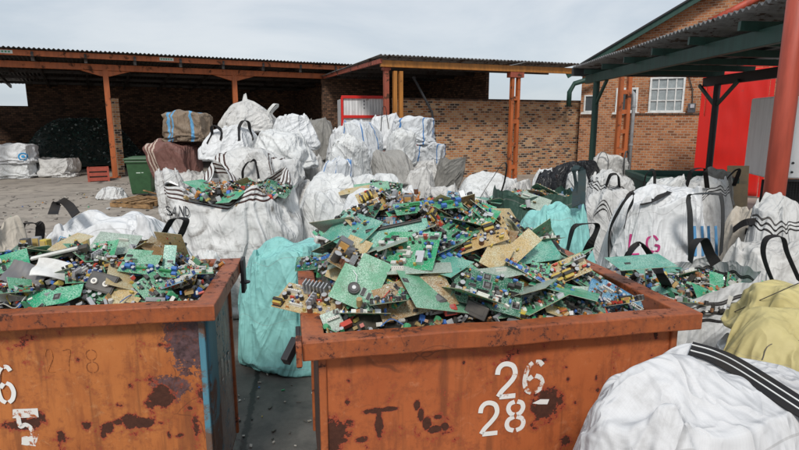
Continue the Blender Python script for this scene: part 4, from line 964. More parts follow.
BIN_L = m_bin('faded_orange_paint', (.50, .172, .05), LB, amount=.335, plates=[(b[0], b[1], b[2], b[3], (.13, .075, .08)) for b in LP])
RIM_M = m_bin('chipped_rim_paint', (.40, .115, .038), [], amount=.395, primer=(.22, .06, .03), pw=.015)
SIDE_M = m_bin('blue_grey_worn_side', (.34, .33, .30), [], primer=(.13, .30, .38), amount=.40, plates=[(0.10, .6, .17, 1.6, (.14, .42, .55)), (0.5, .95, .12, .2, (.1, .25, .3))])
INNER_M = m_painted_steel('rusty_inner_steel', (.16, .06, .035), amount=.55, rough=.8)
def flat_strokes(mb, strokes, w, M, col, jit=0.):
    for st in strokes:
        if len(st) > 2: st = [(q.x, q.y) for q in smooth_path([(a, b, 0) for a, b in st], 5)]
        n = len(st); L, Rr = [], []
        for k, p in enumerate(st):
            p = Vector(p); a = Vector(st[max(k-1, 0)]); b = Vector(st[min(k+1, n-1)]); d = (b-a).normalized(); nn = Vector((-d.y, d.x)); ww = w/2*(1+jit*random.uniform(-1, 1))
            L.append(M(p+nn*ww)); Rr.append(M(p-nn*ww))
        mb.add(L+Rr, [(k, k+1, n+k+1, n+k) for k in range(n-1)], col)
GL = {'2': [[(.07, .70), (.12, .86), (.3, .97), (.55, .98), (.8, .9), (.9, .72), (.82, .56), (.6, .4), (.3, .22), (.14, .07)], [(.2, .055), (.95, .055)]],
      '6': [[(.9, .86), (.75, .96), (.56, .97)], [(.42, .96), (.22, .84), (.1, .6), (.07, .34), (.18, .12), (.4, .035)], [(.57, .035), (.8, .12), (.92, .3), (.8, .48), (.57, .55)], [(.2, .43), (.42, .54)]],
      '8': [[(.43, .96), (.2, .9), (.12, .75), (.24, .6), (.43, .54)], [(.57, .96), (.8, .9), (.88, .75), (.76, .6), (.57, .54)], [(.43, .48), (.16, .4), (.07, .25), (.18, .1), (.43, .035)], [(.57, .48), (.84, .4), (.93, .25), (.82, .1), (.57, .035)]],
      '5': [[(.85, .95), (.2, .95), (.16, .56), (.5, .6), (.8, .5), (.9, .3), (.78, .12), (.5, .04), (.12, .08)]],
      '7': [[(.08, .95), (.9, .95), (.65, .5), (.5, .04)]]}
def glyph(parent, F, ch, u0, v0, u1, v1, mat, w=.2, slant=0., face='front', x=None, name='painted_number'):
    pf = (lambda u, v: px_panel(F, u, v)) if face == 'front' else (lambda u, v: px_side(F, u, v, x))
    a0, c0 = pf(u0, v0); a1, c1 = pf(u1, v1); um = (u0+u1)/2
    hh = abs(c0-c1); ww = abs(a1-a0); asp = hh/ww
    m = MB()
    def M(p):
        q = Vector((p.x, p.y/asp)); s = q.x*(a1-a0)+a0+slant*q.y*asp*.0; z = c1+(c0-c1)*q.y; return (s, INS-.0035, z) if face == 'front' else (x+.0035, s, z)
    st = [[(px_, py_*asp) for px_, py_ in s] for s in GL[ch]]
    flat_strokes(m, st, w, M, (.8, .8, .78)); return m.build(name, mat, parent)
def panel_mb(p0, p1, p2, p3, nx, nz_, nrm, amp=.004, th=.006):
    m = MB(); p = [Vector(q) for q in (p0, p1, p2, p3)]; nrm = Vector(nrm); vs = []
    for sd in (0, 1):
        for j in range(nz_+1):
            for i in range(nx+1):
                q = p[0].lerp(p[1], i/nx).lerp(p[3].lerp(p[2], i/nx), j/nz_)
                e = math.sin(math.pi*i/nx)*math.sin(math.pi*j/nz_)
                vs.append(q+nrm*(amp*e*2.5*mn.noise(q*2.2+Vector((3, 1, 7)))-sd*th))
    N = (nx+1)*(nz_+1); fs = []
    for j in range(nz_):
        for i in range(nx):
            a = j*(nx+1)+i; fs += [(a, a+1, a+nx+2, a+nx+1), (N+a, N+a+nx+1, N+a+nx+2, N+a+1)]
    m.add(vs, fs); return m
BLUE_FLAKE = m_painted_steel('flaking_blue_paint', (.085, .25, .33), rust=(.14, .08, .055), amount=.47)
def make_bin(name, label, F, L, D, front, side, rim, ang):
    t = thing(name, label, 'skip bin', F.translation, ang, 'orange scrap bins')
    i = INS; zb, zt = .12, ZR-.075
    panel_mb((i, i, zb), (L-i, i, zb), (L-i, i, zt), (i, i, zt), 40, 24, (0, -1, 0)).build('front_panel', front, t, smooth=True)
    panel_mb((L-i, D-i, zb), (i, D-i, zb), (i, D-i, zt), (L-i, D-i, zt), 12, 8, (0, 1, 0)).build('back_panel', INNER_M, t)
    panel_mb((L-i, i+.002, zb), (L-i, D-i-.002, zb), (L-i, D-i-.002, zt), (L-i, i+.002, zt), 20, 16, (1, 0, 0)).build('side_panel', side, t, smooth=True)
    panel_mb((i, D-i-.002, zb), (i, i+.002, zb), (i, i+.002, zt), (i, D-i-.002, zt), 20, 16, (-1, 0, 0)).build('side_panel', side, t, smooth=True)
    m = MB(); m.box((L/2, D/2, zb-.01), (L-2*i-.004, D-2*i-.004, .012)); m.build('floor_plate', INNER_M, t)
    # box-section rim, mitred
    m = MB(); w, h = .085, .075
    for (a, b, c, d) in (((0, 0), (L, 0), (L-w, w), (w, w)), ((L, 0), (L, D), (L-w, D-w), (L-w, w)), ((L, D), (0, D), (w, D-w), (L-w, D-w)), ((0, D), (0, 0), (w, w), (w, D-w))):
        n = 28; vs = []
        for k in range(n+1):
            e = Vector(a).lerp(Vector(b), k/n); g_ = Vector(d).lerp(Vector(c), k/n); s_ = math.sin(math.pi*k/n)
            q = Vector((.5*L, .5*D)); dz = .010*mn.noise(Vector((e.x*3, e.y*3, 5)))*s_; dn = .008*mn.noise(Vector((e.x*4, e.y*4, 1)))*s_
            e2 = e+(q-e).normalized()*dn
            vs += [(e2.x, e2.y, ZR-h+dz), (e2.x, e2.y, ZR+dz), (g_.x, g_.y, ZR+dz), (g_.x, g_.y, ZR-h+dz)]
        m.add(vs, [(4*k+j, 4*k+4+j, 4*k+4+(j+1) % 4, 4*k+(j+1) % 4) for k in range(n) for j in range(4)])
    m.build('rim', rim, t, bevel=.006)
    for (x, y) in ((i, i), (L-i, i), (L-i, D-i), (i, D-i)):
        m = MB(); m.box((x, y, (zb+zt)/2-.004), (.03, .03, zt-zb-.01)); m.build('corner_post', BLUE_FLAKE if (side is SIDE_M and x > L/2 and y < D/2) else rim, t, bevel=.006)
    for x in (i+.1, L-i-.1): m = MB(); m.box((x, D/2, .056), (.1, D-.1, .11)); m.build('skid', INNER_M, t)
    return t
binR = make_bin('skip_bin', 'orange bin numbered 26 heaped high with circuit boards in the centre foreground', FR_R, L_R, D_R, BIN_R, INNER_M, RIM_M, ANG_R)
binL = make_bin('skip_bin', 'faded orange bin with a blue grey side filled with boards at the left foreground', FR_L, L_L, D_L, BIN_L, SIDE_M, RIM_M, ANG_L)
for ch, u0, v0, u1, v1, mt_ in (('2', 496, 364, 516, 397, WHITE_MARK), ('6', 524, 362, 543, 392, WORN_MARK), ('2', 479, 403, 498, 434, WHITE_MARK), ('8', 506, 401, 524, 430, WHITE_MARK)):
    glyph(binR, FR_R, ch, u0, v0, u1, v1, mt_, .23)
def quadmark(parent, F, pts, mat, name='paint_patch'):
    m = MB(); c = [px_panel(F, *p) for p in pts]; m.add([(x, INS-.003, z) for x, z in c], [tuple(range(len(c)))], (.8, .8, .78)); return m.build(name, mat, parent)
quadmark(binR, FR_R, [(532, 403), (540, 399), (549, 399), (547, 404), (538, 404)], WHITE_MARK)
glyph(binL, FR_L, '6', -6, 366, 17, 403, WHITE_MARK, .26)
glyph(binL, FR_L, '5', 16, 411, 36, 444, WORN_MARK, .3)
quadmark(binL, FR_L, [(13, 409), (38, 408), (39, 417), (13, 418)], WORN_MARK)
quadmark(binL, FR_L, [(22, 436), (39, 434), (36, 446), (22, 444)], WORN_MARK)
for ch, u0, u1 in (('2', 44, 56), ('7', 62, 74), ('8', 84, 100)): glyph(binL, FR_L, ch, u0, 349, u1, 373, GHOST_MARK, .07, name='scratched_number')
xs_ = L_L-INS
for ch, u0, u1, dv in (('2', 220.5, 223.3, 4), ('7', 223.8, 226.6, 0), ('5', 227, 229.6, -3)): glyph(binL, FR_L, ch, u0, 357+dv, u1, 375+dv, WORN_MARK, .22, face='side', x=xs_)
m = MB(); m.box((L_L-INS+.012, .19, .66), (.02, .17, .93), (.05, .17, .24)); m.build('side_stiffener', BLUE_FLAKE, binL, bevel=.004)
m = MB(); m.box((L_L+.012, D_L-.05, ZR-.09), (.02, .09, .2)); m.cyl((L_L+.02, D_L-.05, ZR-.14), .03, .01, 10); m.build('lifting_lug', BLACK_STEEL, binL, bevel=.004)
m = MB(); m.beam((-.02, .16, ZR-.05), (-.065, .09, ZR-.11), .03, .04); m.box((-.012, .18, ZR-.09), (.02, .1, .14)); m.build('lifting_lug', BLACK_STEEL, binR, bevel=.004)
m = MB(); m.box((-.012, .02, ZR-.04), (.022, .1, .085)); m.build('corner_cap', RIM_M, binR, bevel=.004)

# ================================================================== CIRCUIT BOARDS
def proto_mesh(name, mb, mats):
    o = mb.build(name, mats); me = o.data; bpy.data.objects.remove(o); return me
CM = {}
def comp(key, name, fn, foot):
    m = MB(); fn(m); CM[key] = (name, proto_mesh(name, m, [PLAST, METAL]), foot)
SIL = (.40, .41, .42); BLK = (.015, .015, .016)
for key, c, r, h in (('cap_k', BLK, .010, .026), ('cap_b', (.03, .08, .28), .008, .02), ('cap_n', (.16, .06, .03), .012, .032), ('cap_g', (.05, .12, .06), .009, .022), ('cap_big', BLK, .016, .04)):
    def f(m, c=c, r=r, h=h): m.cyl((0, 0, 0), r, h*.93, 12, c); m.cyl((0, 0, h*.93), r*.93, h*.05, 12, SIL); m.cyl((0, 0, h*.05), r*1.04, h*.06, 12, c)
    comp(key, 'capacitor', f, r*2)
for key, c in (('relay_b', (.03, .16, .5)), ('relay_k', BLK), ('relay_w', (.65, .64, .6)), ('relay_y', (.6, .42, .03))):
    def f(m, c=c): m.box((0, 0, .009), (.024, .016, .018), c); m.box((0, 0, .0185), (.021, .013, .001), tuple(x*.8+.03 for x in c)); m.box((0, 0, .001), (.026, .018, .002), BLK)
    comp(key, 'relay', f, .026)
def f(m):
    m.box((0, 0, .016), (.040, .034, .014), (.5, .37, .07)); m.box((0, 0, .016), (.044, .012, .032), BLK); m.box((0, 0, .0025), (.042, .038, .005), BLK)
    for s in (-1, 1): m.box((0, s*.0175, .016), (.03, .002, .012), (.4, .16, .05))
comp('trafo_y', 'transformer', f, .045)
def f(m):
    m.box((0, 0, .02), (.036, .05, .03), (.23, .23, .24), 1); m.box((0, 0, .02), (.05, .034, .022), (.5, .28, .08)); m.box((0, 0, .003), (.05, .05, .006), BLK)
comp('trafo_g', 'transformer', f, .05)
def f(m):
    for k in range(7): m.box((-.03+k*.01, 0, .018), (.003, .022, .034), (.5, .51, .52), 1)
    m.box((0, 0, .003), (.064, .022, .005), (.42, .43, .44), 1)
comp('sink', 'heat_sink', f, .065)
def f(m):
    m.box((0, 0, .02), (.06, .004, .04), (.55, .55, .56), 1)
    for k in range(4): m.box((-.022+k*.015, -.008, .02), (.004, .014, .038), (.5, .5, .52), 1)
    m.box((.01, .006, .012), (.014, .006, .018), BLK)
comp('sink2', 'heat_sink', f, .06)
for key, c in (('conn_w', (.72, .70, .64)), ('conn_k', BLK), ('conn_n', (.3, .08, .04)), ('conn_g', (.04, .3, .1))):
    def f(m, c=c):
        m.box((0, 0, .006), (.052, .011, .012), c)
        for k in range(6): m.box((-.0215+k*.0086, 0, .0123), (.005, .006, .001), tuple(x*.25 for x in c))
        m.box((0, .0045, .014), (.052, .002, .006), c)
    comp(key, 'connector', f, .055)
def f(m):
    m.box((0, 0, .003), (.03, .012, .004), BLK); m.cyl((-.012, 0, .005), .0012, .0004, 6, (.4, .4, .4))
    for k in range(8):
        for s in (-1, 1): m.box((-.0128+k*.00365, s*.0075, .0015), (.0016, .004, .003), SIL, 1)
comp('chip', 'chip', f, .032)
def f(m):
    m.box((0, 0, .002), (.028, .028, .004), BLK); m.box((0, 0, .0008), (.034, .034, .001), SIL, 1); m.box((0, 0, .0043), (.015, .015, .0006), (.12, .12, .12))
comp('quad', 'chip', f, .034)
def f(m):
    n, k = 18, 8; vs = []
    for i in range(n):
        a = 2*math.pi*i/n
        for j in range(k):
            b = 2*math.pi*j/k; rr = .012+.005*math.cos(b)*(1+.12*(i % 2)); vs.append((rr*math.cos(a), rr*math.sin(a), .007+.006*math.sin(b)))
    fs = [(i*k+j, ((i+1) % n)*k+j, ((i+1) % n)*k+(j+1) % k, i*k+(j+1) % k) for i in range(n) for j in range(k)]
    m.add(vs, fs, (.42, .17, .06)); m.cyl((0, 0, 0), .009, .003, 8, (.4, .4, .1))
comp('coil', 'coil', f, .034)
for key, c in (('film_y', (.5, .36, .06)), ('film_r', (.5, .05, .03)), ('film_o', (.55, .18, .04)), ('film_b', (.07, .2, .5))):
    def f(m, c=c): m.box((0, 0, .009), (.02, .008, .014), c); m.box((0, 0, .009), (.016, .0095, .011), c); m.box((-.006, 0, .001), (.001, .001, .003), SIL, 1); m.box((.006, 0, .001), (.001, .001, .003), SIL, 1)
    comp(key, 'film_capacitor', f, .022)
def f(m):
    m.box((0, 0, .008), (.03, .022, .016), (.62, .63, .64), 1)
    for k in range(3): m.box((-.009+k*.009, -.0112, .008), (.006, .001, .009), BLK)
comp('port', 'metal_port', f, .032)
def f(m):
    m.cyl((0, 0, 0), .021, .014, 20, BLK); m.cyl((0, 0, .014), .015, .003, 16, (.05, .05, .055)); m.cyl((0, 0, .017), .007, .002, 12, (.6, .6, .6)); m.tube([(.018, 0, .01), (.045, .01, .012), (.06, .03, .004)], .0016, 5, (.7, .7, .7))
comp('fan', 'cooling_fan', f, .045)
PAL = [(BLK, 30), ((.06, .06, .065), 10), ((.68, .66, .6), 14), ((.5, .38, .08), 5), ((.3, .13, .05), 8), ((.04, .15, .48), 9), ((.5, .05, .03), 7), ((.05, .32, .14), 10), ((.5, .51, .52), 12), ((.55, .22, .04), 5), ((.4, .28, .12), 8)]
PCOL = [p[0] for p in PAL]; PW = [p[1] for p in PAL]
def pcol(): return random.choices(PCOL, PW)[0]
TINY = []
for q in range(6):
    m = MB()
    for k in range(56):
        x, y = random.uniform(-.46, .46), random.uniform(-.44, .44); c = pcol(); s = random.choice((1, 1, 1, 1.6))
        m.box((x, y, .004*s), (random.uniform(.018, .05)*s, random.uniform(.02, .05)*s, .008*s*random.uniform(.6, 1.8)), c, rz=random.choice((0, 0, 1.57, random.uniform(0, 3))))
    TINY.append(proto_mesh('small_parts', m, [PLAST, METAL]))
GRN, DGR, TAN, BLU, TEA, BRN = (.14, .36, .22), (.02, .13, .07), (.47, .31, .12), (.06, .22, .40), (.10, .36, .27), (.26, .15, .06)
KINDS = {   # label, category word, colour, (w, h), components, how many, tiny parts?, sheet only
    'solder': ('pale green board with shiny solder tracks', GRN, (.24, .18), ['chip', 'quad'], 2, False),
    'dark': ('dark green board crowded with black parts', DGR, (.20, .13), ['chip', 'cap_k', 'conn_k', 'quad', 'film_b', 'relay_k'], 13, True),
    'tanparts': ('tan board with yellow transformers', TAN, (.24, .12), ['trafo_y', 'cap_k', 'sink2', 'film_y', 'cap_n', 'conn_w', 'cap_b', 'film_r'], 15, True),
    'blue': ('blue board with silver ports', BLU, (.18, .10), ['port', 'chip', 'conn_w', 'quad', 'cap_b'], 9, True),
    'teal': ('teal board lying bare side up', TEA, (.22, .13), ['chip'], 1, False),
    'tanbare': ('tan board lying bare side up', (.52, .38, .18), (.20, .12), ['film_y'], 1, False),
    'bright': ('bright green board with white connectors', (.04, .33, .15), (.19, .14), ['conn_w', 'chip', 'relay_w', 'conn_w', 'cap_g', 'port'], 10, True),
    'relays': ('narrow green board with a row of blue relays', (.07, .30, .16), (.26, .08), ['relay_b', 'relay_b', 'cap_b', 'conn_g', 'film_b'], 13, True),
    'sinks': ('brown board with grey heat sinks', BRN, (.22, .13), ['sink', 'sink2', 'cap_big', 'trafo_g', 'coil', 'cap_n', 'film_o'], 11, True),
    'copper': ('brown board with copper coils', BRN, (.16, .11), ['coil', 'cap_k', 'film_r', 'film_y', 'trafo_y'], 10, True),
    'card': ('small green card with silver legged chips', (.05, .36, .18), (.12, .07), ['chip', 'chip', 'quad'], 5, True),
    'sockets': ('green board with black sockets', (.05, .26, .13), (.24, .11), ['conn_k', 'conn_k', 'relay_k', 'chip', 'cap_b'], 12, True),
    'grey': ('grey green board seen from its pale back', (.33, .40, .34), (.25, .15), ['conn_w'], 1, False),
    'solid': ('plain bright green board', (.03, .34, .17), (.21, .2), ['quad'], 1, False),
}
def board_sheet(col, w, h, seed, bend=.006):
    rr = random.Random(seed); m = MB(); th = .0018
    a, b = w/2, h/2; out = [(-a, -b), (a, -b), (a, b), (-a, b)]
    if rr.random() < .6:
        nx, ny = w*rr.uniform(.15, .4), h*rr.uniform(.15, .4); k = rr.randrange(3)
        if k == 0: out = [(-a, -b), (a, -b), (a, b-ny), (a-nx, b-ny), (a-nx, b), (-a, b)]
        elif k == 1: out = [(-a, -b), (a-nx, -b), (a, -b+ny), (a, b), (-a, b)]
        else: out = [(-a, -b), (-nx/2, -b), (-nx/2, -b+ny*.6), (nx/2, -b+ny*.6), (nx/2, -b), (a, -b), (a, b), (-a, b)]
    n = len(out); z = lambda x, y: bend*((x/a)**2-.4)*(1 if seed % 2 else -1)*0
    vs = [(x, y, 0) for x, y in out]+[(x, y, th) for x, y in out]
    m.add(vs, [tuple(range(n-1, -1, -1))], tuple(min(c*1.25+.03, .8) for c in col), uvs=[[(x+3, y) for x, y in out[::-1]]])
    m.add(vs, [tuple(range(n, 2*n))], col, uvs=[out])
    edge = (.42, .38, .24)
    m.add(vs, [(i, (i+1) % n, n+(i+1) % n, n+i) for i in range(n)], edge, uvs=[[(0, 0)]*4]*n)
    return m
BP = {}
def board_proto(kind, var, size=None, col=None, lite=False):
    """list of (name, mesh, local matrix) for one board kind"""
    key = (kind, var, size, lite)
    if key in BP: return BP[key]
    lab, c0, sz, comps, cnt, tiny = KINDS[kind]; col = col or c0; w, h = size or sz
    rr = random.Random(hash((kind, var)) if False else sum(map(ord, kind))*31+var*7)
    parts = [('board_sheet', proto_mesh('board_sheet', board_sheet(col, w, h, rr.randrange(1000)), BOARD), Matrix.Identity(4))]
    used = []; n = int(cnt*max(1, (w*h)/(sz[0]*sz[1]))**.7)
    if lite: n = min(n, 4)
    tries = 0
    while n > 0 and tries < 200:
        tries += 1; nm, me, fp = CM[comps[rr.randrange(len(comps))]]
        x, y = rr.uniform(-w/2+fp/2, w/2-fp/2), rr.uniform(-h/2+fp/2, h/2-fp/2)
        if any((x-p)**2+(y-q)**2 < (.42*(fp+g_))**2 for p, q, g_ in used): continue
        used.append((x, y, fp)); s = rr.uniform(.85, 1.25)
        parts.append((nm, me, Matrix.Translation((x, y, .0018)) @ Matrix.Rotation(rr.choice((0, R(90), R(180))), 4, 'Z') @ Matrix.Scale(s, 4))); n -= 1
    if tiny: parts.append(('small_parts', TINY[rr.randrange(6)], Matrix.Translation((0, 0, .0018)) @ Matrix.Diagonal((w*.98, h*.98, min(w, h)*7, 1))))
    elif not lite: pass
    BP[key] = parts; return parts
NB = [0]
def board(kind, loc, nrm, roll, label, group, scale=1., var=0, size=None, flip=False, lite=False, extra=()):
    NB[0] += 1; n = Vector(nrm).normalized()
    if flip: n = -n
    x = Vector((0, 0, 1)).cross(n)
    if x.length < 1e-3: x = Vector((1, 0, 0))
    x.normalize(); y = n.cross(x); Mr = Matrix((x, y, n)).transposed().to_4x4() @ Matrix.Rotation(roll, 4, 'Z')
    t = thing('circuit_board', label, 'circuit board', group=group); t.matrix_world = Matrix.Translation(loc) @ Mr @ Matrix.Scale(scale, 4)
    for (nm, me, M) in board_proto(kind, var, size, None, lite)+list(extra):
        c = link(nm, me, t, M)
        if nm == 'small_parts': c['kind'] = 'stuff'
    return t

# ------------------------------------------------------------------ heaps
class Heap:
    def __init__(s, F, xr, yr, h): s.F = F; s.Fi = F.inverted(); s.xr = xr; s.yr = yr; s.h = h
    def P(s, x, y, dz=0): return s.F @ Vector((x, y, s.h(x, y)+dz))
    def N(s, x, y):
        e = .04; g_ = Vector((-(s.h(x+e, y)-s.h(x-e, y))/(2*e), -(s.h(x, y+e)-s.h(x, y-e))/(2*e), 1)); return (s.F.to_3x3() @ g_).normalized()
    def hit(s, u, v):
        d = ray(u, v).normalized(); t = 1.0
        while t < 9:
            q = s.Fi @ (CAM+d*t)
            if q.z < s.h(q.x, q.y): return CAM+d*t, q
            t += .01
        q = s.Fi @ (CAM+d*3); return CAM+d*3, q
def fines(hp, label, n, inside=lambda x, y: True, size=1., wires=14, res=30):
    m = MB(); (x0, x1), (y0, y1) = hp.xr, hp.yr; vs = []
    for j in range(res+1):
        for i in range(res+1):
            x, y = x0+(x1-x0)*i/res, y0+(y1-y0)*j/res
            if not inside(x, y):
                c = Vector(((x0+x1)/2, (y0+y1)/2)); d = Vector((x, y))-c; k = 1.0
                while k > .1 and not inside(c.x+d.x*k, c.y+d.y*k): k -= .03
                x, y = c.x+d.x*k, c.y+d.y*k
            p = hp.P(x, y, -.02+.03*mn.noise(Vector((x*14, y*14, 2)))); vs.append(p)
    fs = [(j*(res+1)+i, j*(res+1)+i+1, (j+1)*(res+1)+i+1, (j+1)*(res+1)+i) for j in range(res) for i in range(res)]
    m.add(vs, fs, (.03, .028, .022))
    k = 0
    while k < n:
        x, y = random.uniform(x0, x1), random.uniform(y0, y1)
        if not inside(x, y): continue
        k += 1; p = hp.P(x, y, random.uniform(-.012, .02)); Rm = Matrix.Translation(p) @ Euler((random.gauss(0, .7), random.gauss(0, .7), random.uniform(0, 6.3))).to_matrix().to_4x4()
        c = pcol(); s = size*random.choice((.7, 1, 1, 1.5)); r = random.random()
        if r < .55: m.box((0, 0, 0), (random.uniform(.012, .034)*s, random.uniform(.008, .02)*s, random.uniform(.006, .018)*s), c, 0, Rm)
        elif r < .8: m.cyl((0, 0, 0), random.uniform(.005, .011)*s, random.uniform(.012, .03)*s, 8, c, 0, Rm, top=SIL if random.random() < .6 else c)
        elif r < .9: m.box((0, 0, 0), (random.uniform(.04, .09)*s, random.uniform(.01, .03)*s, .003), random.choice((c, GRN, DGR, TAN)), 0, Rm)
        else: m.box((0, 0, 0), (random.uniform(.03, .06)*s, .012*s, .012*s), (.55, .55, .56), 1, Rm)
    for k in range(wires):
        x, y = random.uniform(x0, x1), random.uniform(y0, y1)
        if not inside(x, y): continue
        pts = []; a = random.uniform(0, 6.3)
        for q in range(6):
            pts.append(hp.P(x, y, random.uniform(.0, .045))); a += random.gauss(0, .8); x += .05*math.cos(a)*size; y += .05*math.sin(a)*size
            if not inside(x, y) or not (x0+.03 < x < x1-.03 and y0+.03 < y < y1-.03): break
        if len(pts) > 2: m.tube(smooth_path(pts, 4), .0025*size, 5, random.choice((BLK, (.6, .6, .55), (.5, .05, .03), (.6, .45, .05), (.05, .15, .4))))
    o = m.build('scrap_parts', [PLAST, METAL]); return tag(o, label, 'scrap', kind='stuff')
def scatter(hp, n, wherefn, group, kinds, weights, inside=lambda x, y: True, tilt=.38, dz=(.0, .05), sc_=(.7, 1.15), lite=False, seed=1, mind=.09, keep=(), pad=0, big=1.):
    rr = random.Random(seed); kp = [hp.Fi @ Vector(k) for k in keep]; kp = [(p.x, p.y) for p in kp]; pts = []; made = 0; tries = 0; (x0, x1), (y0, y1) = hp.xr, hp.yr
    while made < n and tries < n*40:
        tries += 1; x, y = rr.uniform(x0+pad, x1-pad), rr.uniform(y0+pad, y1-pad)
        if not inside(x, y): continue
        if any((x-a)**2+(y-b)**2 < mind**2 for a, b in pts) or any((x-a)**2+(y-b)**2 < .115**2 for a, b in kp): continue
        pts.append((x, y)); made += 1; kd = rr.choices(kinds, weights)[0]; nn = hp.N(x, y)*.6+Vector((rr.gauss(0, tilt), rr.gauss(.02, tilt), .45))
        lab = KINDS[kd][0]
        board(kd, hp.P(x, y, rr.uniform(*dz)), nn, rr.uniform(0, 6.28), '%s %s' % (lab, wherefn((x-x0)/(x1-x0), (y-y0)/(y1-y0))), group, rr.uniform(*sc_), rr.randrange(3), size=None if big == 1 else tuple(q*big for q in KINDS[kd][2]), flip=rr.random() < .05, lite=lite)
ALLK = ['solder', 'dark', 'tanparts', 'blue', 'teal', 'tanbare', 'bright', 'relays', 'sinks', 'copper', 'card', 'sockets', 'grey', 'solid']
AW = [5, 12, 9, 3, 3, 4, 10, 10, 8, 7, 9, 11, 2.5, 1.5]
def where9(name):
    def f(a, b):
        r = ('front', 'middle', 'back')[min(int(b*3), 2)]; c = ('left', 'centre', 'right')[min(int(a*3), 2)]
        return '%s %s in %s' % (r, c, name)
    return f
# right bin
def hR(x, y):
    e = min(x-.05, L_R-.05-x, y-.05, D_R-.05-y); k = min(max(e/.22, 0), 1)
    p = .28*math.exp(-((x-.70)/.5)**2-((y-1.0)/.55)**2)+.14*math.exp(-((x-.32)/.36)**2-((y-.75)/.5)**2)+.10*math.exp(-((x-1.08)/.34)**2-((y-.9)/.45)**2)
    return ZR-.05-.06*max(0, (x-1.2)/.4)+p*k**.8+.02*mn.noise(Vector((x*6, y*6, 1)))
HR = Heap(FR_R, (.09, L_R-.09), (.09, D_R-.09), hR)
fines(HR, 'loose multicoloured electronic parts filling the bin numbered 26', 1500, wires=34, res=44)
GR = 'circuit boards heaped in the bin numbered 26'; keep = []
def hand(hp, kind, u, v, nrm, roll, label, grp, size, lift=.03, var=0, flip=False, extra=()):
    p, q = hp.hit(u, v); p = p+Vector((0, 0, lift)); keep.append(p); return board(kind, p, nrm, R(roll), label, grp, 1., var+20, size, flip, extra=extra)
fanx = [('cooling_fan', CM['fan'][1], Matrix.Translation((-.05, .01, .002)) @ Matrix.Scale(1.25, 4))]
def handR(hp, kind, u, v, nrm, roll, label, grp, size, lift=.03, *a, **k): return hand(hp, kind, u, v, nrm, roll, label, grp, size, lift+.025, *a, **k)
handR(HR, 'solder', 361, 297, (.12, -.78, .62), 62, 'large pale green board with a black fan leaning over the front rim', GR, (.25, .19), .05, extra=fanx)
handR(HR, 'grey', 333, 330, (.1, -.75, .6), 20, 'small pale green board corner poking over the front rim', GR, (.08, .09), .01)
handR(HR, 'teal', 398, 250, (.05, -.82, .55), 12, 'long pale green board with a row of black sockets across the heap', GR, (.31, .11), .05, extra=[('connector', CM['conn_k'][1], Matrix.Translation((-.12+.055*k, .045, .002)) @ Matrix.Scale(1.05, 4)) for k in range(5)])
handR(HR, 'tanparts', 312, 318, (-.05, -.42, .9), -14, 'tan power board sticking out over the left front corner', GR, (.31, .16), .05, extra=[('heat_sink', CM['sink'][1], Matrix.Translation((0, .05, .002)) @ Matrix.Scale(1.7, 4))])
handR(HR, 'solid', 484, 222, (.12, -.72, .66), -24, 'plain bright green board with a black clip high on the right slope', GR, (.20, .19), .07, extra=[('chip', CM['relay_k'][1], Matrix.Translation((-.07, .075, .002)) @ Matrix.Scale(1.7, 4))])
handR(HR, 'blue', 458, 204, (.05, -.6, .8), -18, 'long blue board propped behind the plain bright green board', GR, (.26, .10), .07)
handR(HR, 'tanparts', 470, 256, (-.1, -.65, .72), 24, 'long tan board crowded with parts rising to the right of the peak', GR, (.36, .12), .05, 1)
handR(HR, 'tanbare', 497, 270, (.2, -.6, .75), 48, 'bare tan board wedged upright right of the centre', GR, (.20, .12), .05)
handR(HR, 'tanbare', 522, 262, (.1, -.7, .6), 38, 'second bare tan board slanting beside the upright tan one', GR, (.2, .09), .06, 1)
handR(HR, 'tanparts', 560, 287, (.05, -.7, .7), 22, 'long tan board with many parts along the right front rim', GR, (.30, .11), .05, 2)
handR(HR, 'grey', 488, 292, (.0, -.25, .96), 12, 'pale thin board lying edge on above the front rim', GR, (.36, .10), .06)
handR(HR, 'grey', 420, 287, (.0, -.2, .97), 4, 'pale narrow board lying edge on at the heap front', GR, (.30, .10), .06, 1)
handR(HR, 'sockets', 521, 243, (.05, -.75, .65), -4, 'dark green board with outlined tracks below the turquoise sack', GR, (.21, .085), .06)
handR(HR, 'relays', 398, 212, (.0, -.55, .85), 8, 'green board with blue relays on the heap peak', GR, (.34, .10), .06)
handR(HR, 'relays', 428, 222, (.05, -.5, .85), 10, 'second board with blue relays just below the peak', GR, (.36, .09), .06, 1)
handR(HR, 'bright', 372, 214, (-.1, -.6, .8), 14, 'bright green board with white connectors left of the peak', GR, (.24, .11), .05)
handR(HR, 'dark', 314, 274, (-.15, -.6, .8), 12, 'dark green board lying in the left back corner below the heap', GR, (.2, .1), .04)
handR(HR, 'teal', 536, 262, (.1, -.5, .85), 6, 'teal board half buried on the right slope', GR, (.24, .15), .03, 2)
handR(HR, 'dark', 646, 296, (.75, -.6, .25), 62, 'dark green board standing on edge in the right corner of the bin', GR, (.15, .08), .06)
handR(HR, 'sinks', 632, 296, (.3, -.6, .6), 40, 'small board with cream parts beside the standing dark green board', GR, (.11, .07), .04)
handR(HR, 'grey', 590, 305, (.1, -.75, .65), -4, 'cream coloured panel lying against the right front rim', GR, (.17, .07), .03, 2)
handR(HR, 'card', 330, 236, (-.2, -.6, .8), 50, 'green card stack leaning on the left slope', GR, (.26, .1), .05)
scatter(HR, 115, where9('bin 26'), GR, ALLK, AW, seed=5, keep=keep, mind=.07, dz=(-.01, .085), tilt=.44, pad=.13, big=1.5, sc_=(.8, 1.1))
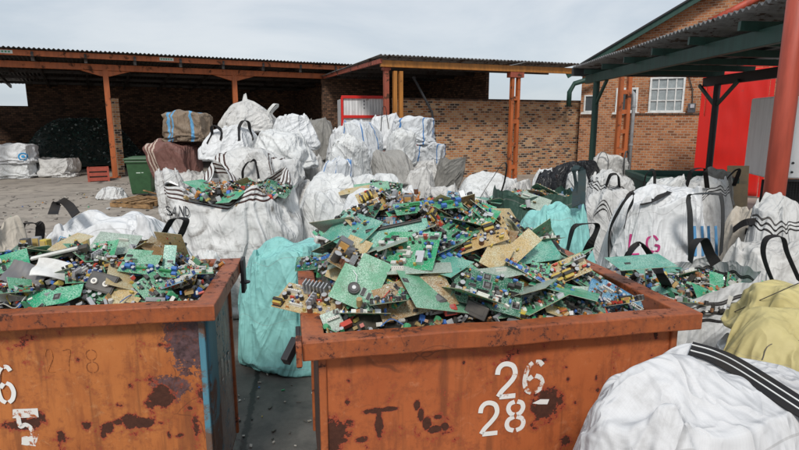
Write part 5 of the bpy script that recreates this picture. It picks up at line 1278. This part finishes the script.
# left bin
def hL(x, y):
    e = min(L_L-.05-x, y-.05, D_L-.05-y); k = min(max(e/.2, 0), 1)
    return ZR-.05+(.13*math.exp(-((x-.9)/.75)**2-((y-.62)/.4)**2)+.04)*k+.02*mn.noise(Vector((x*6, y*6, 7)))
HL = Heap(FR_L, (.09, L_L-.09), (.09, D_L-.09), hL)
fines(HL, 'loose electronic parts and plastic bits filling the left bin', 1100, wires=24, res=36)
GLb = 'circuit boards heaped in the left bin'; keep = []
hand(HL, 'grey', 116, 255, (.05, -.55, .85), -10, 'big grey speckled board lying across the back of the left bin', GLb, (.23, .15), .06)
hand(HL, 'blue', 64, 252, (.0, -.85, .5), -14, 'small blue green board standing at the back of the left bin', GLb, (.09, .1), .05)
hand(HL, 'teal', 170, 268, (.2, -.85, .45), 84, 'narrow teal board standing upright at the right of the left bin', GLb, (.14, .06), .05)
hand(HL, 'solder', 144, 267, (.05, -.5, .85), -8, 'pale green board sloping beside the narrow teal one', GLb, (.18, .1), .05)
hand(HL, 'solid', 55, 303, (-.1, -.65, .75), 14, 'bright green board lying against the front rim of the left bin', GLb, (.25, .09), .03)
hand(HL, 'bright', 95, 296, (.05, -.7, .7), -10, 'bright green board beside the black twin knob module', GLb, (.14, .1), .03)
hand(HL, 'tanbare', 125, 302, (.1, -.6, .8), -22, 'yellowish bare board on the front rim of the left bin', GLb, (.14, .09), .02)
hand(HL, 'relays', 150, 282, (.1, -.6, .8), -12, 'green strip board crossing the right half of the left bin', GLb, (.28, .06), .06)
scatter(HL, 62, where9('the left bin'), GLb, ALLK, AW, seed=9, keep=keep, mind=.08, dz=(-.01, .06), sc_=(.7, 1.0), tilt=.46, pad=.08, big=1.25)
# special bits in the left bin
p, q = HL.hit(104, 294); t = thing('cassette_module', 'black module with two white knobs in the left bin', 'module', p+Vector((0, 0, .05))); t.rotation_euler = (R(52), R(14), R(-4))
m = MB(); m.box((0, 0, 0), (.13, .09, .035), BLK); m.box((0, 0, .019), (.12, .08, .004), (.03, .03, .03)); m.build('housing', PLAST, t, bevel=.004)
for s in (-1, 1): m = MB(); m.cyl((s*.028, -.005, .021), .014, .012, 16, (.7, .68, .62)); m.cyl((s*.028, -.005, .033), .006, .004, 10, (.2, .2, .2)); m.build('knob', PLAST, t)
def bent_sheet(name, label, cat, loc, w, h, col, rot, bend, mat=PLAST, ribs=0, th=.004):
    m = MB(); n = 14; vs = []
    for k in (0, 1):
        for j in range(7):
            for i in range(n+1):
                x = w*(i/n-.5); y = h*(j/6-.5); z = bend*(math.cos(i/n*math.pi*1.3)+.4*math.sin(j*1.1+i*.35))+(.004*math.sin(i*ribs) if ribs else 0)-k*th; vs.append((x, y, z))
    N = 7*(n+1); fs = []
    for j in range(6):
        for i in range(n): a = j*(n+1)+i; fs += [(a, a+1, a+n+2, a+n+1), (N+a, N+a+n+1, N+a+n+2, N+a+1)]
    m.add(vs, fs, col); o = m.build(name, mat, smooth=True); o.location = loc; o.rotation_euler = rot; return tag(o, label, cat)
p, q = HL.hit(68, 281); bent_sheet('plastic_sheet', 'crumpled white plastic sheet lying on the boards in the left bin', 'plastic sheet', p+Vector((0, 0, .05)), .27, .11, (.72, .72, .7), (R(30), R(4), R(8)), .022)
p, q = HL.hit(10, 300); bent_sheet('plastic_sheet', 'white plastic scrap on the front rim at the left edge of the photo', 'plastic sheet', p+Vector((0, 0, .04)), .16, .1, (.74, .74, .72), (R(45), R(-10), R(30)), .02)
p, q = HL.hit(27, 285); bent_sheet('ribbed_panel', 'dark grey ribbed plastic panel in the left bin', 'panel', p+Vector((0, 0, .05)), .18, .12, (.13, .13, .14), (R(40), R(8), R(-6)), .012, ribs=2.6)
p, q = HL.hit(52, 268); t = thing('light_bar', 'long black and white bar lying across the left bin', 'bar', p+Vector((0, 0, .06))); t.rotation_euler = (R(25), R(-12), R(10))
m = MB(); m.box((0, 0, 0), (.36, .035, .03), BLK); m.build('housing', PLAST, t, bevel=.003); m = MB(); m.box((.03, -.012, .018), (.22, .02, .012), (.68, .67, .63)); m.build('cover', PLAST, t, bevel=.002)
for (u, v, lab, rz, cc) in ((27, 253, 'tall relay block standing at the left back of the left bin', 5, (.05, .05, .055)), (38, 251, 'second grey relay block beside the tall one in the left bin', 12, (.3, .3, .31)), (47, 254, 'yellow taped coil block in the left bin', -8, (.55, .42, .06)), (86, 252, 'cream coil block near the grey speckled board', 20, (.6, .5, .2))):
    p, q = HL.hit(u, v); t = thing('coil_block', lab, 'coil block', p+Vector((0, 0, .03)), R(rz)); m = MB(); m.box((0, 0, .03), (.05, .045, .075), cc); m.build('core', PLAST, t, bevel=.003)
    
    for s in (-1, 1): m = MB(); m.box((0, s*.024, .03), (.035, .006, .06), (.5, .36, .12)); m.build('winding', PLAST, t)
p, q = HL.hit(133, 252); t = thing('metal_can', 'small grey green metal can lying at the back of the left bin', 'can', p+Vector((0, 0, .06))); m = MB(); m.cyl((0, 0, -.05), .03, .1, 16, (.3, .33, .28)); m.build('shell', METAL, t, M=Matrix.Rotation(R(86), 4, 'Y')); m = MB(); m.cyl((0, 0, .05), .031, .008, 16, (.6, .6, .5)); m.build('end_ring', METAL, t, M=Matrix.Rotation(R(86), 4, 'Y'))
# special bits in the right bin
p, q = HR.hit(498, 212); p, q = HR.hit(545, 214)
for (u, v, lab, nrm) in ((548, 226, 'black flap of cable trunking draped over the right slope', (.3, -.5, .8)),):
    bent_sheet('cable_trunking', lab, 'trunking', at(561, 252, 3.0), .26, .06, (.035, .035, .04), (R(25), R(40), R(-20)), .012)
for (u, v, lab, cc, rz, s) in ((450, 318, 'red and black relay cube standing by the front rim', (.5, .04, .03), 10, 1.2), (320, 245, 'white plastic connector block on the left slope', (.7, .7, .66), 30, 1.5), (440, 240, 'grey metal shielding box high on the heap', (.45, .46, .47), 25, 2.0), (455, 232, 'pale grey metal box beside the shielding box', (.5, .5, .5), -20, 1.8), (545, 310, 'light blue plug block near the front rim', (.35, .5, .6), -12, 1.4), (521, 322, 'yellow connector block on the front rim', (.65, .5, .05), 14, 1.1), (477, 318, 'black power brick near the centre of the front rim', (.02, .02, .022), -20, 2.1), (435, 312, 'dark grey coil can by the front rim', (.07, .07, .075), 40, 1.8), (606, 296, 'black ribbed heat sink on the right slope', (.03, .03, .03), 25, 1.8)):
    p, q = HR.hit(u, v); t = thing('component_block', lab, 'component', p+Vector((0, 0, .035)), R(rz)); t.rotation_euler.x = R(random.uniform(-25, 25)); t.rotation_euler.y = R(random.uniform(-20, 20))
    m = MB(); m.box((0, 0, 0), (.045*s, .032*s, .028*s), cc); m.build('housing', PLAST, t, bevel=.003); m = MB(); m.box((0, -.0165*s, .002), (.03*s, .003, .014*s), (.02, .02, .022)); m.box((0, 0, .0145*s), (.03*s, .02*s, .003), tuple(min(1, x*.7+.1) for x in cc)); m.build('socket', PLAST, t)
# open sacks of boards
def sack_heap(key, label, group, wname, n, nf, zrel, amp, seed, rx=.40, size=1., lite=True, kinds=ALLK, wts=AW, sc_=(.7, 1.1), off=(0, 0), tilt=.35):
    Bk = BAGS[key]; w, d, h = Bk['w'], Bk['d'], Bk['h']; a, b = w*rx, d*rx
    F = Bk['M'] @ Matrix.Translation((off[0]*w, off[1]*d, 0))
    hp = Heap(F, (-a, a), (-b, b), lambda x, y: h*zrel+amp*(1-(x/a)**2*.8-(y/b)**2*.8)+.02*mn.noise(Vector((x*5, y*5, seed))))
    ins = lambda x, y: (x/a)**2+(y/b)**2 < 1
    fines(hp, label, nf, ins, size, 6, 18)
    k0 = list(); scatter(hp, n, where9(wname), group, kinds, wts, ins, tilt, (0, .06), sc_, lite, seed, .09, k0); return hp
hs = sack_heap('sand', 'loose scrap filling the mouth of the sand sack', 'circuit boards in the sand sack', 'the sand sack mouth', 20, 420,   .77, .10, 21, rx=.36, size=1.8, sc_=(.9, 1.5), kinds=['dark', 'solid', 'sinks', 'tanbare', 'copper', 'card', 'grey'], wts=[4, 3, 4, 3, 3, 2, 1])
hb = sack_heap('boards', 'loose electronic parts in the open sack beside the right bin', 'circuit boards in the sack beside the right bin', 'the sack beside bin 26', 30, 700, .80, .06, 22, rx=.45, size=1.4, lite=False, sc_=(.8, 1.3), kinds=['teal', 'dark', 'solid', 'bright', 'card', 'sockets', 'teal', 'copper'], wts=[3, 4, 2, 3, 2, 3, 2, 3])
GB = 'circuit boards in the sack beside the right bin'
keep = []
hand(hb, 'teal', 664, 276, (.1, -.2, .95), -18, 'large teal board lying flat in the sack beside the right bin', GB, (.42, .22), .02)
hand(hb, 'teal', 640, 266, (.0, -.15, .95), 10, 'second teal board at the back of the sack beside the right bin', GB, (.3, .16), .02, 1)
hand(hb, 'solid', 742, 282, (-.2, -.7, .6), -30, 'bright green frame board at the right of the sack beside the right bin', GB, (.28, .1), .04)
hand(hb, 'solid', 716, 290, (.1, -.7, .6), 70, 'bright green upright board in the sack beside the right bin', GB, (.18, .1), .04, 1)
hc = sack_heap('scrapbag', 'mixed scrap filling the dark green open sack', 'circuit boards in the dark green sack', 'the dark green sack', 22, 400, .82, .12, 23, rx=.44, size=1.8, sc_=(1., 1.6), kinds=['dark', 'sockets', 'bright', 'teal', 'grey', 'copper'], wts=[4, 3, 3, 2, 1, 2])
# board heap between the turquoise sacks and the slouched sacks
p = at(500, 215, 4.4); p.z = 0
for (u, v, Y, kd, nrm, roll, lab, sz) in ((372, 188, 6.6, 'solder', (0, -.5, .8), 10, 'loose pale green board on the slouched white sack', (.42, .2)), (386, 186, 6.7, 'dark', (.1, -.5, .8), -14, 'loose dark green board on the slouched white sack', (.4, .18)), (355, 190, 6.5, 'tanbare', (0, -.4, .9), 20, 'loose olive tan board on the slouched white sack', (.4, .12))):
    board(kd, at(u, v, Y), nrm, R(roll), lab, 'loose boards on the sacks', 1., 31, sz)
# dark heap inside the left shed
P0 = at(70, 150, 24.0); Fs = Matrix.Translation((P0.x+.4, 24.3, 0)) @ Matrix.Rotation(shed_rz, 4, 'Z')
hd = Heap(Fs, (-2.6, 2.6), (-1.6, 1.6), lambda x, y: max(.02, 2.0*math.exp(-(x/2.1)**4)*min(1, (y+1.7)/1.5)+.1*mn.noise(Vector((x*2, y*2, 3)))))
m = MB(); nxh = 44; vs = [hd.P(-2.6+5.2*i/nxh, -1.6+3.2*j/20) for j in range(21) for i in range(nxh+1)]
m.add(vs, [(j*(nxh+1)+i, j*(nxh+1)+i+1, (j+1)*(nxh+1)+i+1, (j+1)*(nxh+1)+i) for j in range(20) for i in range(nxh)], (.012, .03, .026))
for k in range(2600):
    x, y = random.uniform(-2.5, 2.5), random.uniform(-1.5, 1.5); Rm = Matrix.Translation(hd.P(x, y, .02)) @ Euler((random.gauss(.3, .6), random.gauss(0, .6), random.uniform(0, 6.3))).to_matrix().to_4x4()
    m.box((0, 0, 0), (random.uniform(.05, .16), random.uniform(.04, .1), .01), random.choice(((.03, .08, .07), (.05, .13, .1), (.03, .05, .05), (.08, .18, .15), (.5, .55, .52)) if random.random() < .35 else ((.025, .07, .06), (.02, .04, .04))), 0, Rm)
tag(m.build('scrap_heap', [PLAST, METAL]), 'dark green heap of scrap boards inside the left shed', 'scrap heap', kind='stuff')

# litter on the concrete
m = MB(); k = 0
while k < 900:
    if k < 130: x, y = random.uniform(-1.2, -.3), random.uniform(1.9, 5.2)
    elif k < 750: x, y = random.uniform(-9, -2.5), random.uniform(8, 18)
    else: x, y = random.uniform(-1, 7), random.uniform(6, 16)
    k += 1; s = .6 if y < 5.3 else 1.5; Rm = Matrix.Translation((x, y, .008)) @ Euler((random.gauss(0, .2), random.gauss(0, .2), random.uniform(0, 6.3))).to_matrix().to_4x4()
    c = random.choice(((.3, .27, .23), (.12, .1, .09), (.04, .035, .03), (.45, .42, .38), pcol())); m.box((0, 0, 0), (random.uniform(.01, .06)*s, random.uniform(.008, .03)*s, random.uniform(.006, .016)*s), c, 0, Rm)
tag(m.build('yard_litter', [PLAST, METAL]), 'small scrap bits and grit scattered over the concrete yard', 'litter', kind='stuff')

# ================================================================== LIGHT, SKY, CAMERA
SUN_EL, SUN_AZ = R(45), R(188)     # azimuth measured clockwise from +Y (north)
w = bpy.data.worlds.new('World'); sc.world = w; w.use_nodes = True; nt = w.node_tree; nt.nodes.clear()
out = nt.nodes.new('ShaderNodeOutputWorld'); bg = nt.nodes.new('ShaderNodeBackground')
sky = nt.nodes.new('ShaderNodeTexSky'); sky.sky_type = 'NISHITA'; sky.sun_disc = False; sky.sun_elevation = SUN_EL; sky.sun_rotation = SUN_AZ
tc = nt.nodes.new('ShaderNodeTexCoord').outputs['Generated']
n1 = nz(nt, scl(nt, tc, (1, 1, 3.2)), 2.1, 6, .55, .4)
cloud = mx(nt, sm(nt, n1, .32, .68), (4.5, 5.1, 5.75), (6.4, 6.7, 7.0))
c = mx(nt, .86, sky.outputs[0], cloud)
nt.links.new(c, bg.inputs[0]); bg.inputs[1].default_value = .12; nt.links.new(bg.outputs[0], out.inputs[0])
su = bpy.data.lights.new('Sun', 'SUN'); su.energy = 2.6; su.angle = R(11); su.color = (1, .96, .9)
so = bpy.data.objects.new('Sun', su); COL.objects.link(so)
sd = Vector((math.sin(SUN_AZ)*math.cos(SUN_EL), math.cos(SUN_AZ)*math.cos(SUN_EL), math.sin(SUN_EL))); so.rotation_euler = sd.to_track_quat('Z', 'Y').to_euler(); so.location = (0, -5, 20)
cam = bpy.data.cameras.new('Camera'); co = bpy.data.objects.new('Camera', cam); COL.objects.link(co)
co.location = CAM; co.rotation_euler = (R(90)-PITCH, 0, 0); cam.sensor_fit = 'HORIZONTAL'; cam.sensor_width = 36; cam.lens = 36*FPX/799; cam.clip_end = 2000; cam.clip_start = .05
sc.camera = co
vs_ = sc.view_settings; vs_.view_transform = 'Standard'; vs_.look = 'None'; vs_.exposure = 0; vs_.gamma = 1
sc.cycles.use_adaptive_sampling = True; sc.cycles.use_denoising = True
